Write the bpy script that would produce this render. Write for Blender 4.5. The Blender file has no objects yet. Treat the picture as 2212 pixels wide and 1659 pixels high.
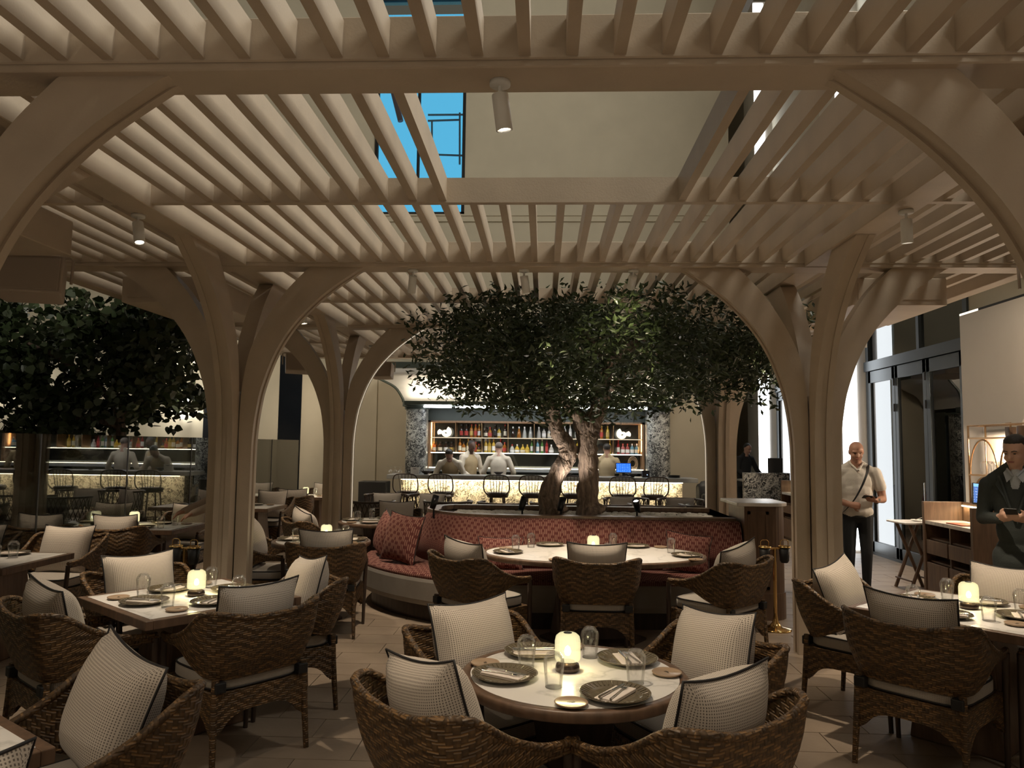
import bpy, math, random
from mathutils import Vector, Matrix
random.seed(7)
sc = bpy.context.scene
COL = sc.collection
PI = math.pi

# ---------------------------------------------------------------- camera
H, FPX = 1.70, 1640.0
PITCH, ROLL, YAW = math.radians(4.64), math.radians(0.68), math.radians(2.44)
FWD = Vector((-math.sin(YAW)*math.cos(PITCH), math.cos(YAW)*math.cos(PITCH), math.sin(PITCH)))
_r0 = Vector((math.cos(YAW), math.sin(YAW), 0)); _u0 = _r0.cross(FWD)
RGT = math.cos(ROLL)*_r0 + math.sin(ROLL)*_u0
UPV = -math.sin(ROLL)*_r0 + math.cos(ROLL)*_u0
cam_d = bpy.data.cameras.new('camera'); cam_d.sensor_width = 36; cam_d.lens = FPX/2212*36
cam_d.clip_start = .05; cam_d.clip_end = 200
cam = bpy.data.objects.new('camera', cam_d); COL.objects.link(cam)
M = Matrix.Identity(4)
for i in range(3):
    M[i][0], M[i][1], M[i][2] = RGT[i], UPV[i], -FWD[i]
M[2][3] = H
cam.matrix_world = M
sc.camera = cam
def _ray(x, y): return FWD + RGT*((x-1106)/FPX) + UPV*((829.5-y)/FPX)
def atz(x, y, z=0.0): d = _ray(x, y); return Vector((0, 0, H)) + d*((z-H)/d.z)
def aty(x, y, Y): d = _ray(x, y); return Vector((0, 0, H)) + d*(Y/d.y)
def atx(x, y, X): d = _ray(x, y); return Vector((0, 0, H)) + d*(X/d.x)

# ---------------------------------------------------------------- world, exposure
w = bpy.data.worlds.new('night'); sc.world = w; w.use_nodes = True
bg = w.node_tree.nodes['Background']; bg.inputs[0].default_value = (1, .87, .70, 1); bg.inputs[1].default_value = .07
sc.view_settings.view_transform = 'Standard'; sc.view_settings.look = 'None'
sc.view_settings.exposure = 0.5; sc.view_settings.gamma = 1.0; sc.view_settings.use_curve_mapping = False
sc.cycles.transparent_max_bounces = 24
sc.cycles.max_bounces = 6; sc.cycles.diffuse_bounces = 3; sc.cycles.glossy_bounces = 3; sc.cycles.transmission_bounces = 4
sc.cycles.caustics_reflective = False; sc.cycles.caustics_refractive = False
sc.cycles.sample_clamp_indirect = 4.0

# ---------------------------------------------------------------- helpers
def V(*a): return Vector(a)
def lerp(a, b, t): return a + (b-a)*t
class MB:
    """collects shapes into one mesh"""
    def __init__(s): s.v, s.f, s.s, s.m = [], [], [], []
    def add(s, vs, fs, smooth=False, mi=0, X=None):
        o = len(s.v)
        s.v += [tuple(X @ Vector(p)) if X else tuple(p) for p in vs]
        for f in fs: s.f.append([i+o for i in f]); s.s.append(smooth); s.m.append(mi)
        return s
    def box(s, x0, x1, y0, y1, z0, z1, mi=0, X=None):
        vs = [(x, y, z) for z in (z0, z1) for y in (y0, y1) for x in (x0, x1)]
        return s.add(vs, [(0,2,3,1),(4,5,7,6),(0,1,5,4),(2,6,7,3),(0,4,6,2),(1,3,7,5)], mi=mi, X=X)
    def cbox(s, c, d, mi=0, X=None):
        return s.box(c[0]-d[0]/2, c[0]+d[0]/2, c[1]-d[1]/2, c[1]+d[1]/2, c[2]-d[2]/2, c[2]+d[2]/2, mi, X)
    def tube(s, path, r, n=8, closed=False, mi=0, X=None, cap=True):
        P = [Vector(p) for p in path]; k = len(P); rs = r if isinstance(r, (list, tuple)) else [r]*k
        vs = []; up = None
        for i in range(k):
            t = (P[(i+1) % k]-P[i-1]) if closed else (P[min(i+1, k-1)]-P[max(i-1, 0)])
            t = t.normalized() if t.length > 1e-9 else Vector((0, 0, 1))
            if up is None:
                up = Vector((0, 0, 1)) if abs(t.z) < .9 else Vector((1, 0, 0))
            a = t.cross(up)
            if a.length < 1e-6: a = t.orthogonal()
            a.normalize(); b = a.cross(t).normalized(); up = b
            for j in range(n):
                q = 2*PI*j/n; vs.append(P[i]+(a*math.cos(q)+b*math.sin(q))*rs[i])
        fs = []
        for i in range(k if closed else k-1):
            i2 = (i+1) % k
            for j in range(n): fs.append((i*n+j, i*n+(j+1) % n, i2*n+(j+1) % n, i2*n+j))
        s.add(vs, fs, True, mi, X)
        if not closed and cap:
            s.add([vs[j] for j in range(n)], [tuple(range(n))[::-1]], False, mi, X)
            s.add([vs[(k-1)*n+j] for j in range(n)], [tuple(range(n))], False, mi, X)
        return s
    def lathe(s, prof, n=20, c=(0, 0, 0), mi=0, X=None, smooth=True, sx=1, sy=1, flute=0, nf=0):
        vs, fs = [], []
        for r, z in prof:
            for j in range(n):
                q = 2*PI*j/n; rr = r*(1+flute*math.cos(nf*q)) if flute else r
                vs.append((c[0]+rr*math.cos(q)*sx, c[1]+rr*math.sin(q)*sy, c[2]+z))
        for i in range(len(prof)-1):
            for j in range(n): fs.append((i*n+j, i*n+(j+1) % n, (i+1)*n+(j+1) % n, (i+1)*n+j))
        s.add(vs, fs, smooth, mi, X)
        if prof[0][0] > 1e-5: s.add(vs[:n], [tuple(range(n))[::-1]], False, mi, X)
        if prof[-1][0] > 1e-5: s.add(vs[-n:], [tuple(range(n))], False, mi, X)
        return s
    def prism(s, poly, z0, z1, mi=0, X=None):
        n = len(poly)
        vs = [(p[0], p[1], z0) for p in poly]+[(p[0], p[1], z1) for p in poly]
        fs = [tuple(range(n))[::-1], tuple(range(n, 2*n))]+[(i, (i+1) % n, n+(i+1) % n, n+i) for i in range(n)]
        return s.add(vs, fs, False, mi, X)
    def grid(s, fn, nu, nv, smooth=True, mi=0, X=None, flip=False, wrap=False):
        vs = [fn(i/nu, j/nv) for i in range(nu+(0 if wrap else 1)) for j in range(nv+1)]
        fs = []
        k = nu if wrap else nu+1
        for i in range(nu):
            for j in range(nv):
                a, b = i*(nv+1)+j, ((i+1) % k)*(nv+1)+j
                q = (a, b, b+1, a+1); fs.append(q[::-1] if flip else q)
        return s.add(vs, fs, smooth, mi, X)
    def pillow(s, a, b, t, n=10, pinch=.10, p=2.2, mi=0, X=None, dent=0):
        """soft square cushion in the xz plane, thickness along y"""
        def fn(sg):
            def g(u, v):
                x, z = 2*u-1, 2*v-1
                k = 1-pinch*(1-abs(x)**2)*abs(z)**3; k2 = 1-pinch*(1-abs(z)**2)*abs(x)**3
                h = max(0, (1-abs(x)**p)*(1-abs(z)**p))**.55
                return (a/2*x*k2, sg*t/2*h, b/2*z*k - dent*b*max(0, z)*(1-x*x))
            return g
        s.grid(fn(-1), n, n, mi=mi, X=X); s.grid(fn(1), n, n, mi=mi, X=X, flip=True)
        return s
    def edge_loop(s, a, b, n=10, pinch=.10, dent=0):
        out = []
        def g(x, z):
            k = 1-pinch*(1-abs(x)**2)*abs(z)**3; k2 = 1-pinch*(1-abs(z)**2)*abs(x)**3
            return (a/2*x*k2, 0, b/2*z*k - dent*b*max(0, z)*(1-x*x))
        for i in range(n): out.append(g(-1+2*i/n, -1))
        for i in range(n): out.append(g(1, -1+2*i/n))
        for i in range(n): out.append(g(1-2*i/n, 1))
        for i in range(n): out.append(g(-1, 1-2*i/n))
        return out
    def mesh(s, name, mats, weld=False):
        me = bpy.data.meshes.new(name)
        me.from_pydata(s.v, [], s.f)
        me.polygons.foreach_set('use_smooth', s.s); me.polygons.foreach_set('material_index', s.m)
        for m in (mats if isinstance(mats, (list, tuple)) else [mats]): me.materials.append(m)
        uv = me.uv_layers.new(name='UVMap'); d = []
        for poly in me.polygons:
            nx, ny, nz = (abs(c) for c in poly.normal)
            for vi in poly.vertices:
                x, y, z = s.v[vi]
                d += (x, y) if nz >= nx and nz >= ny else ((y, z) if nx >= ny else (x, z))
        uv.data.foreach_set('uv', d)
        me.update(); return me
    def obj(s, name, mats, parent=None, loc=None, rz=0, rot=None, bevel=0, seg=2):
        return mk(name, s.mesh(name, mats), parent, loc, rz, rot, bevel, seg)
def mk(name, me, parent=None, loc=None, rz=0, rot=None, bevel=0, seg=2):
    o = bpy.data.objects.new(name, me); COL.objects.link(o)
    if loc is not None: o.location = loc
    o.rotation_euler = rot if rot is not None else (0, 0, rz)
    if parent is not None: o.parent = parent
    if bevel:
        b = o.modifiers.new('bevel', 'BEVEL'); b.width = bevel; b.segments = seg; b.limit_method = 'ANGLE'; b.angle_limit = math.radians(50)
    return o
def tag(o, label=None, cat=None, group=None, kind=None):
    if label: o['label'] = label
    if cat: o['category'] = cat
    if group: o['group'] = group
    if kind: o['kind'] = kind
    return o
def thing(name, label, cat, loc=(0, 0, 0), rz=0, group=None, rot=None):
    o = bpy.data.objects.new(name, None); COL.objects.link(o); o.empty_display_size = .1
    o.location = loc; o.rotation_euler = rot if rot is not None else (0, 0, rz)
    return tag(o, label, cat, group)
def dup(root, loc=None, rz=0, label=None, group=None, rot=None, scale=None, parent=None):
    r = root.copy(); COL.objects.link(r); r.parent = parent
    if loc is not None:
        r.location = loc; r.rotation_euler = rot if rot is not None else (0, 0, rz)
    if scale: r.scale = (scale,)*3 if not isinstance(scale, tuple) else scale
    if label: r['label'] = label
    if group: r['group'] = group
    for ch in root.children: 
        c = dup(ch, parent=r)
    return r
class Proto:
    """first use moves the prototype itself, later uses copy it"""
    def __init__(s, root): s.r, s.used = root, False
    def put(s, loc, rz=0, label=None, group=None, rot=None, scale=None):
        if s.used: return dup(s.r, loc, rz, label, group, rot, scale)
        s.used = True; o = s.r; o.location = loc; o.rotation_euler = rot if rot is not None else (0, 0, rz)
        if scale: o.scale = (scale,)*3 if not isinstance(scale, tuple) else scale
        if label: o['label'] = label
        if group: o['group'] = group
        return o
def crom(pts, n=6):
    """Catmull-Rom resample"""
    P = [Vector(p) for p in pts]; out = []
    for i in range(len(P)-1):
        a, b, c, d = P[max(i-1, 0)], P[i], P[i+1], P[min(i+2, len(P)-1)]
        for k in range(n):
            t = k/n
            out.append(.5*((2*b)+(c-a)*t+(2*a-5*b+4*c-d)*t*t+(3*b-a-3*c+d)*t*t*t))
    out.append(P[-1]); return out

# ---------------------------------------------------------------- materials
class NT:
    def __init__(s, m): s.t = m.node_tree; s.n = s.t.nodes; s.l = s.t.links
    def node(s, ty, **kw):
        x = s.n.new(ty)
        for k, v in kw.items(): setattr(x, k, v)
        return x
    def put(s, sock, v):
        if hasattr(v, 'links') or hasattr(v, 'is_output'): s.l.new(v, sock)
        else: sock.default_value = v
    def m(s, op, a, b=0.0, c=0.0):
        x = s.node('ShaderNodeMath', operation=op); s.put(x.inputs[0], a); s.put(x.inputs[1], b); s.put(x.inputs[2], c); return x.outputs[0]
    def mix(s, f, a, b):
        x = s.node('ShaderNodeMix', data_type='RGBA'); s.put(x.inputs[0], f)
        for k, v in ((6, a), (7, b)): s.put(x.inputs[k], (*v, 1) if isinstance(v, tuple) and len(v) == 3 else v)
        return x.outputs[2]
    def noise(s, sc_, det=3, vec=None, dim='3D'):
        x = s.node('ShaderNodeTexNoise'); x.inputs['Scale'].default_value = sc_; x.inputs['Detail'].default_value = det
        if vec is not None: s.l.new(vec, x.inputs['Vector'])
        return x.outputs[0]
    def ramp(s, f, stops, const=False):
        x = s.node('ShaderNodeValToRGB'); s.l.new(f, x.inputs[0]); cr = x.color_ramp
        if const: cr.interpolation = 'CONSTANT'
        while len(cr.elements) < len(stops): cr.elements.new(.5)
        for e, (p, c) in zip(cr.elements, stops): e.position = p; e.color = (*c, 1)
        return x.outputs[0]
    def bump(s, h, st=.3, d=.01):
        x = s.node('ShaderNodeBump'); x.inputs['Strength'].default_value = st; x.inputs['Distance'].default_value = d; s.l.new(h, x.inputs['Height']); return x.outputs[0]
    def uv(s):
        x = s.node('ShaderNodeSeparateXYZ'); s.l.new(s.node('ShaderNodeTexCoord').outputs['UV'], x.inputs[0]); return x.outputs[0], x.outputs[1]
    def obj(s): return s.node('ShaderNodeTexCoord').outputs['Object']
def new(name):
    m = bpy.data.materials.new(name); m.use_nodes = True; t = NT(m); return m, t, t.n['Principled BSDF']
def pbr(name, col, rough=.6, metal=0, var=0, vs=6, bump=0, bs=60, spec=.5, emis=None, es=0, coat=0, sheen=0, stretch=None, bd=.01):
    m, t, b = new(name)
    b.inputs['Base Color'].default_value = (*col, 1); b.inputs['Roughness'].default_value = rough; b.inputs['Metallic'].default_value = metal
    b.inputs['Specular IOR Level'].default_value = spec
    if coat: b.inputs['Coat Weight'].default_value = coat
    if sheen: b.inputs['Sheen Weight'].default_value = sheen
    vec = t.obj()
    if stretch:
        mp = t.node('ShaderNodeMapping'); mp.inputs['Scale'].default_value = stretch; t.l.new(vec, mp.inputs[0]); vec = mp.outputs[0]
    if var:
        f = t.noise(vs, 5, vec); r = t.node('ShaderNodeMapRange'); t.l.new(f, r.inputs[0]); r.inputs[1].default_value = .3; r.inputs[2].default_value = .7
        t.l.new(t.mix(r.outputs[0], tuple(c*(1-var) for c in col), tuple(min(1, c*(1+var)) for c in col)), b.inputs['Base Color'])
    if bump: t.l.new(t.bump(t.noise(bs, 4, vec), bump, bd), b.inputs['Normal'])
    if emis: b.inputs['Emission Color'].default_value = (*emis, 1); b.inputs['Emission Strength'].default_value = es
    return m
def emit(name, col, st):
    m = bpy.data.materials.new(name); m.use_nodes = True; t = NT(m); t.n.remove(t.n['Principled BSDF'])
    e = t.node('ShaderNodeEmission'); e.inputs[0].default_value = (*col, 1); e.inputs[1].default_value = st
    t.l.new(e.outputs[0], t.n['Material Output'].inputs[0]); return m
def glassy(name, tint=(1, 1, 1), ior=1.45, gain=1.0, base=0.0, rough=0.0, cap=.95):
    m = bpy.data.materials.new(name); m.use_nodes = True; t = NT(m); t.n.remove(t.n['Principled BSDF'])
    tr = t.node('ShaderNodeBsdfTransparent'); tr.inputs[0].default_value = (*tint, 1)
    gl = t.node('ShaderNodeBsdfGlossy'); gl.inputs['Roughness'].default_value = rough
    fr = t.node('ShaderNodeFresnel'); fr.inputs[0].default_value = ior
    f = t.m('MINIMUM', t.m('MULTIPLY_ADD', fr.outputs[0], gain, base), cap)
    mx = t.node('ShaderNodeMixShader'); t.l.new(f, mx.inputs[0]); t.l.new(tr.outputs[0], mx.inputs[1]); t.l.new(gl.outputs[0], mx.inputs[2])
    t.l.new(mx.outputs[0], t.n['Material Output'].inputs[0]); return m
MT = {}
MT['timber'] = pbr('painted_timber', (.50, .41, .315), .55, var=.10, vs=2.5, bump=.12, bs=90)
MT['wall'] = pbr('beige_plaster', (.60, .54, .42), .8, var=.05, vs=1.5, bump=.08, bs=40)
MT['wallwhite'] = pbr('white_plaster', (.74, .69, .63), .7, var=.03, vs=2)
MT['white'] = pbr('white_paint', (.80, .79, .76), .5)
MT['green'] = pbr('dark_green_lacquer', (.055, .07, .06), .45, var=.1)
MT['frame'] = pbr('charcoal_aluminium', (.07, .08, .085), .35, .6)
MT['black'] = pbr('matt_black', (.012, .012, .013), .5)
MT['blackmetal'] = pbr('black_metal', (.02, .02, .022), .35, .7)
MT['brass'] = pbr('polished_brass', (.83, .55, .22), .16, 1.0)
MT['bronze'] = pbr('brushed_bronze', (.50, .33, .19), .32, 1.0)
MT['steel'] = pbr('cutlery_steel', (.75, .73, .70), .18, 1.0)
MT['greystone'] = pbr('grey_counter_stone', (.32, .33, .33), .3, var=.1, vs=8)
MT['wood'] = pbr('walnut_veneer', (.125, .074, .046), .42, var=.28, vs=5, bump=.05, bs=50, stretch=(6, 6, .7))
MT['woodlight'] = pbr('oak_veneer', (.34, .20, .11), .45, var=.2, vs=5, stretch=(5, 5, .7))
MT['darkwood'] = pbr('dark_stained_wood', (.045, .028, .02), .4, var=.3, vs=6, stretch=(5, 5, .8))
MT['glass'] = glassy('screen_glass', (.90, .95, .92), 1.5, 2.6, .04)
MT['doorglass'] = glassy('door_glass', (.45, .50, .50), 1.5, 1.5, .06)
MT['tumbler'] = glassy('clear_tumbler_glass', (1, 1, 1), 1.35, .8, .05, .06, .40)
MT['piping'] = pbr('black_piping', (.015, .013, .014), .6)
MT['plate'] = pbr('olive_glazed_stoneware', (.13, .105, .07), .22, var=.15, vs=12, coat=.3)
MT['saucer'] = pbr('tan_glazed_stoneware', (.36, .25, .165), .3, var=.1, vs=14, coat=.2)
MT['napkin'] = pbr('white_linen', (.72, .64, .58), .85, bump=.15, bs=300)
MT['speaker'] = pbr('taupe_speaker', (.42, .34, .27), .6)
MT['grille'] = pbr('speaker_grille', (.36, .29, .23), .8, bump=.2, bs=900)
MT['bark'] = pbr('tree_bark', (.16, .115, .085), .9, var=.55, vs=9, bump=1.0, bs=9, stretch=(3, 3, .6), bd=.06)
MT['stone'] = pbr('white_pebble', (.68, .66, .62), .7, var=.1)
MT['soil'] = pbr('planter_soil', (.05, .04, .03), .95, var=.4, vs=20, bump=.6, bs=40)
MT['ground'] = pbr('outdoor_paving', (.10, .10, .095), .7, var=.2, vs=2)
def leafmat(name, a, b):
    m, t, bs = new(name)
    t.l.new(t.mix(t.noise(5, 2, t.obj()), a, b), bs.inputs['Base Color']); bs.inputs['Roughness'].default_value = .38
    return m
MT['leaf'] = leafmat('dark_evergreen_leaf', (.013, .022, .010), (.05, .075, .022))
MT['ivy'] = leafmat('ivy_leaf', (.016, .026, .012), (.055, .08, .03))
MT['grassy'] = leafmat('dry_grass', (.09, .08, .02), (.20, .17, .05))
def terrazzo(name, sc_, dark, light, thr=.46):
    m, t, b = new(name); v = t.node('ShaderNodeTexVoronoi'); v.inputs['Scale'].default_value = sc_; v.inputs['Randomness'].default_value = 1
    nz = t.noise(sc_*.9, 2, t.obj())
    vec = t.node('ShaderNodeVectorMath', operation='ADD'); t.l.new(t.obj(), vec.inputs[0]); t.l.new(nz, vec.inputs[1])
    t.l.new(vec.outputs[0], v.inputs['Vector'])
    sp = t.node('ShaderNodeSeparateColor'); t.l.new(v.outputs['Color'], sp.inputs[0])
    t.l.new(t.ramp(sp.outputs[0], [(0, dark), (thr, tuple(lerp(d, l, .45) for d, l in zip(dark, light))), (thr+.1, light)], True), b.inputs['Base Color'])
    b.inputs['Roughness'].default_value = .3
    return m
MT['terr'] = terrazzo('grey_terrazzo', 17, (.035, .037, .037), (.46, .46, .42))
MT['terrwarm'] = terrazzo('cream_terrazzo', 17, (.10, .085, .06), (.62, .56, .44), .38)
def wicker(name, a, b, s=.020):
    m, t, bs = new(name); u, v = t.uv()
    U = t.m('DIVIDE', u, s*1.15); W = t.m('DIVIDE', v, s*.7)
    i, j = t.m('FLOOR', U), t.m('FLOOR', W)
    ip = t.m('PINGPONG', i, 5.0)
    k = t.m('FLOORED_MODULO', t.m('ADD', ip, j), 4.0)
    over = t.m('LESS_THAN', k, 1.5)
    fu, fv = t.m('FRACT', U), t.m('FRACT', W)
    hu = t.m('SINE', t.m('MULTIPLY', fu, PI)); hv = t.m('SINE', t.m('MULTIPLY', fv, PI))
    h = t.m('ADD', t.m('MULTIPLY', over, hv), t.m('MULTIPLY', t.m('SUBTRACT', 1.0, over), hu))
    wn = t.node('ShaderNodeTexWhiteNoise', noise_dimensions='2D'); cv = t.node('ShaderNodeCombineXYZ'); t.l.new(t.m('FLOOR', t.m('DIVIDE', i, 2.0)), cv.inputs[0]); t.l.new(j, cv.inputs[1]); t.l.new(cv.outputs[0], wn.inputs['Vector'])
    tone = t.m('MULTIPLY', t.m('MULTIPLY_ADD', t.noise(60, 2, t.obj()), .7, .45), t.m('MULTIPLY_ADD', over, .6, .4))
    tone = t.m('MULTIPLY', t.m('MULTIPLY', tone, t.m('MULTIPLY_ADD', wn.outputs[0], 1.1, .25)), t.m('MULTIPLY_ADD', h, .5, .5))
    t.l.new(t.mix(tone, b, a), bs.inputs['Base Color']); bs.inputs['Roughness'].default_value = .5
    t.l.new(t.bump(h, .8, .004), bs.inputs['Normal']); return m
MT['wicker'] = wicker('brown_wicker', (.25, .138, .052), (.028, .016, .008), .0155)
def checks(name, light, dark, s=.0105, thr=.46):
    m, t, bs = new(name); u, v = t.uv()
    fu, fv = t.m('FRACT', t.m('DIVIDE', u, s)), t.m('FRACT', t.m('DIVIDE', v, s))
    d = t.m('MULTIPLY', t.m('LESS_THAN', fu, thr), t.m('LESS_THAN', fv, thr+.08))
    t.l.new(t.mix(d, light, dark), bs.inputs['Base Color']); bs.inputs['Roughness'].default_value = .9
    bs.inputs['Sheen Weight'].default_value = .1
    t.l.new(t.bump(t.m('SUBTRACT', 1.0, d), .35, .002), bs.inputs['Normal']); return m
MT['fabric'] = checks('checked_weave_fabric', (.58, .51, .44), (.17, .14, .12), .0092)
MT['seatfabric'] = checks('seat_weave_fabric', (.40, .36, .315), (.20, .175, .15), .008)
MT['greyfabric'] = pbr('grey_upholstery', (.26, .235, .21), .9, var=.06, bump=.2, bs=300)
def ikat(name):
    m, t, bs = new(name); u, v = t.uv()
    tri = t.m('PINGPONG', u, .20)
    st = t.m('FRACT', t.m('DIVIDE', u, .0175))
    col = t.m('FLOOR', t.m('DIVIDE', u, .0175))
    vv = t.m('FRACT', t.m('DIVIDE', t.m('MULTIPLY_ADD', tri, 1.0, v), .082))
    odd = t.m('FLOORED_MODULO', col, 2.0)
    vv2 = t.m('FRACT', t.m('ADD', vv, t.m('MULTIPLY', odd, .22)))
    dash = t.m('MULTIPLY', t.m('LESS_THAN', st, .42), t.m('LESS_THAN', vv2, .66))
    t.l.new(t.mix(dash, (.105, .024, .020), (.33, .175, .135)), bs.inputs['Base Color']); bs.inputs['Roughness'].default_value = .9
    return m
MT['ikat'] = ikat('red_ikat_fabric')
def marble(name):
    m, t, bs = new(name)
    f = t.noise(2.6, 8, t.obj()); d = t.m('ABSOLUTE', t.m('SUBTRACT', f, .5))
    t.l.new(t.ramp(d, [(0, (.55, .53, .50)), (.02, (.74, .71, .68)), (1, (.78, .755, .73))]), bs.inputs['Base Color'])
    bs.inputs['Roughness'].default_value = .32; return m
MT['marble'] = marble('white_marble')
MT['tile'] = pbr('sandstone_tile', (.29, .225, .17), .5, var=.14, vs=3.0, bump=.15, bs=30)
MT['grout'] = pbr('floor_grout', (.20, .165, .135), .9)
MT['led_warm'] = emit('warm_led', (1, .80, .48), 14)
MT['led_cool'] = emit('cool_led', (.93, .97, 1), 3)
MT['led_tube'] = emit('white_led_tube', (.95, .98, 1), 16)
MT['led_cove'] = emit('cove_led', (1, .84, .62), 5)
MT['lens'] = emit('spot_lens', (1, .90, .74), 25)
def light(name, kind, loc, energy, color=(1, .82, .6), size=.05, parent=None, rot=None, spot=60, blend=.6, target=None, size_y=None):
    l = bpy.data.lights.new(name, kind); l.energy = energy; l.color = color
    if kind == 'AREA':
        l.shape = 'RECTANGLE' if size_y else 'SQUARE'; l.size = size
        if size_y: l.size_y = size_y
    else: l.shadow_soft_size = size
    if kind == 'SPOT': l.spot_size = math.radians(spot); l.spot_blend = blend
    o = bpy.data.objects.new(name, l); COL.objects.link(o); o.location = loc
    if target is not None: o.rotation_euler = (Vector(target)-Vector(loc)).to_track_quat('-Z', 'Y').to_euler()
    elif rot: o.rotation_euler = rot
    if parent is not None: o.parent = parent
    return o
# ================================================================ the setting
def struct(name, mb, mat, **kw):
    o = mb.obj(name, mat, **kw); o['kind'] = 'structure'; return o
XR = 5.43                                    # right wall plane
XG = -4.85                                   # glass screen plane
YB = 17.0                                    # back wall plane
# floor: grout bed + tiles, running bond 0.6 x 0.3 m
fl = struct('floor', MB().box(-4.95, XR+.3, -2.5, 23.2, -.12, -.006), MT['grout'])
tiles = []
ty = -2.4; r = 0
while ty < 23:
    tx = -4.93+(.3 if r % 2 else 0)-.3
    while tx < XR:
        x0, x1 = max(tx, -4.93), min(tx+.6, XR+.2)
        if x1-x0 > .05: tiles.append((x0, x1, ty, ty+.3))
        tx += .6
    ty += .3; r += 1
def tile_rank(t):
    x, y = (t[0]+t[1])/2, (t[2]+t[3])/2
    d = Vector((x, y, -H)); z = d.dot(FWD)
    if z < .5: return 1e6+abs(y)
    px, py = 1106+FPX*d.dot(RGT)/z, 829.5-FPX*d.dot(UPV)/z
    return z if (-60 < px < 2270 and py < 1720) else 1e5+z
tiles.sort(key=tile_rank)
tm_full = MB().box(-.297, .297, -.147, .147, -.008, 0).mesh('floor_tile', MT['tile'])
for t in tiles[:290]:
    if t[1]-t[0] > .59: me = tm_full
    else: me = MB().box(-(t[1]-t[0])/2+.003, (t[1]-t[0])/2-.003, -.147, .147, -.008, 0).mesh('floor_tile', MT['tile'])
    mk('tile', me, fl, ((t[0]+t[1])/2, (t[2]+t[3])/2, 0))
mb = MB()
for t in tiles[290:]: mb.box(t[0]+.003, t[1]-.003, t[2]+.003, t[3]-.003, -.008, 0)
o = mb.obj('tile_field', MT['tile'], fl); o['kind'] = 'stuff'
struct('ground_outside', MB().box(-16, -4.95, -3, 24, -.25, -.13), MT['ground'])
# back wall with its pilaster, mouldings and openings
wb = MB()
def wallpiece(x0, x1, z0, z1): wb.box(x0, x1, YB, YB+.3, z0, z1)
WX0, WX1, WZ0, WZ1 = -3.97, -1.87, 6.98, 12.2          # lit upper window
wallpiece(-16, WX0, 0, 13.5); wallpiece(WX1, 4.15, 0, 13.5); wallpiece(WX0, WX1, 0, WZ0); wallpiece(WX0, WX1, WZ1, 13.5)
wall_back = struct('wall_back', wb, MT['wall'])
MB().box(-4.2, 4.15, YB-.05, YB, 6.80, 6.86).box(-4.2, 4.15, YB-.03, YB, 6.94, 6.98).obj('moulding', MT['wall'], wall_back)
MB().box(-4.6, -3.75, YB-.12, YB, 0, 6.8).obj('pilaster', MT['wall'], wall_back)
MB().box(-6.02, -5.5, YB-.012, YB, 0, 6.5).obj('dark_window_strip', pbr('dark_glazing', (.008, .010, .014), .12), wall_back)
MB().box(-7.75, -7.35, YB-.012, YB, 0, 6.5).obj('dark_window_strip', bpy.data.materials['dark_glazing'], wall_back)
struct('wall_side', MB().box(4.0, 4.15, YB+.3, 23, 0, 13.5), MT['wall'])
struct('wall_end', MB().box(4.0, XR+.4, 23, 23.2, 0, 13.5), MT['wall'])
struct('wall_left', MB().box(-16.2, -16, -3, 24, -.2, 9), MT['wall'])
struct('wall_rear', MB().box(-16, XR+.4, -6.2, -6, -.2, 9), MT['wall'])
# upper window: frame, panes, pipes and lit room behind it
wu = struct('window_1', MB().box(WX0, WX0+.07, YB-.03, YB+.06, WZ0, WZ1).box(WX1-.07, WX1, YB-.03, YB+.06, WZ0, WZ1)
            .box(WX0, WX1, YB-.03, YB+.06, WZ0, WZ0+.05).box(WX0, WX1, YB-.03, YB+.06, WZ1-.07, WZ1)
            .box(-2.99, -2.93, YB-.03, YB+.06, WZ0, WZ1), MT['black'])
MB().box(WX0+.07, -2.99, YB+.01, YB+.02, WZ0+.05, WZ1-.07).obj('pane', MT['glass'], wu)
MB().box(-2.93, WX1-.07, YB+.01, YB+.02, WZ0+.05, WZ1-.07).obj('pane', MT['glass'], wu)
MB().box(WX0-.3, WX1+.3, YB+1.2, YB+1.25, WZ0-.3, WZ1+.3).obj('lit_room_panel', emit('blue_lit_room', (.10, .50, .86), .95), wu)
pz = MB()
for a, b in (((-2.9, YB+.9, 9.75), (-1.9, YB+.9, 9.75)), ((-2.9, YB+.9, 9.6), (-2.1, YB+.9, 9.62)), ((-2.12, YB+.9, 9.8), (-2.1, YB+.9, 8.5)),
             ((-2.75, YB+.9, 8.75), (-2.0, YB+.9, 8.72)), ((-2.8, YB+.9, 9.6), (-2.78, YB+.9, 8.7))): pz.tube([a, b], .025, 6)
pz.obj('pipework', pbr('blue_pipe', (.10, .28, .40), .5), wu)
MB().tube([(-3.75, YB+.8, 10.3), (-3.55, YB+.8, 9.55)], .07, 8).obj('pipe', pbr('red_pipe', (.25, .08, .10), .5), wu)
# right wall: pillars, tall light slots, glazed door sets, white panel
wr = MB()
for y0, y1 in ((12.95, 14.35), (17.9, 23)): wr.box(XR, XR+.4, y0, y1, 0, 13.5)
wr.box(XR, XR+.4, -6, 9.86, 0, 13.5)
for y0, y1 in ((9.86, 12.95), (14.35, 17.9)): wr.box(XR, XR+.4, y0, y1, 4.1, 13.5)
wall_right = struct('wall_right', wr, MT['wall'])
MB().box(XR-.12, XR, -3, 9.86, 0, 3.42).obj('white_panel', MT['wallwhite'], wall_right)
MB().box(XR-.115, XR-.0, -3, 9.86, 3.42, 3.45).obj('shadow_gap', MT['black'], wall_right)
for a, b in ((9.45, 9.86), (7.95, 8.2)): MB().box(XR-.119, XR-.02, a, b, 3.423, 3.447).obj('gap_glint', emit('painted_gap_glint', (1, .86, .66), 2.0), wall_right)  # two small glints in the dark gap, painted as glowing pieces
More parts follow.
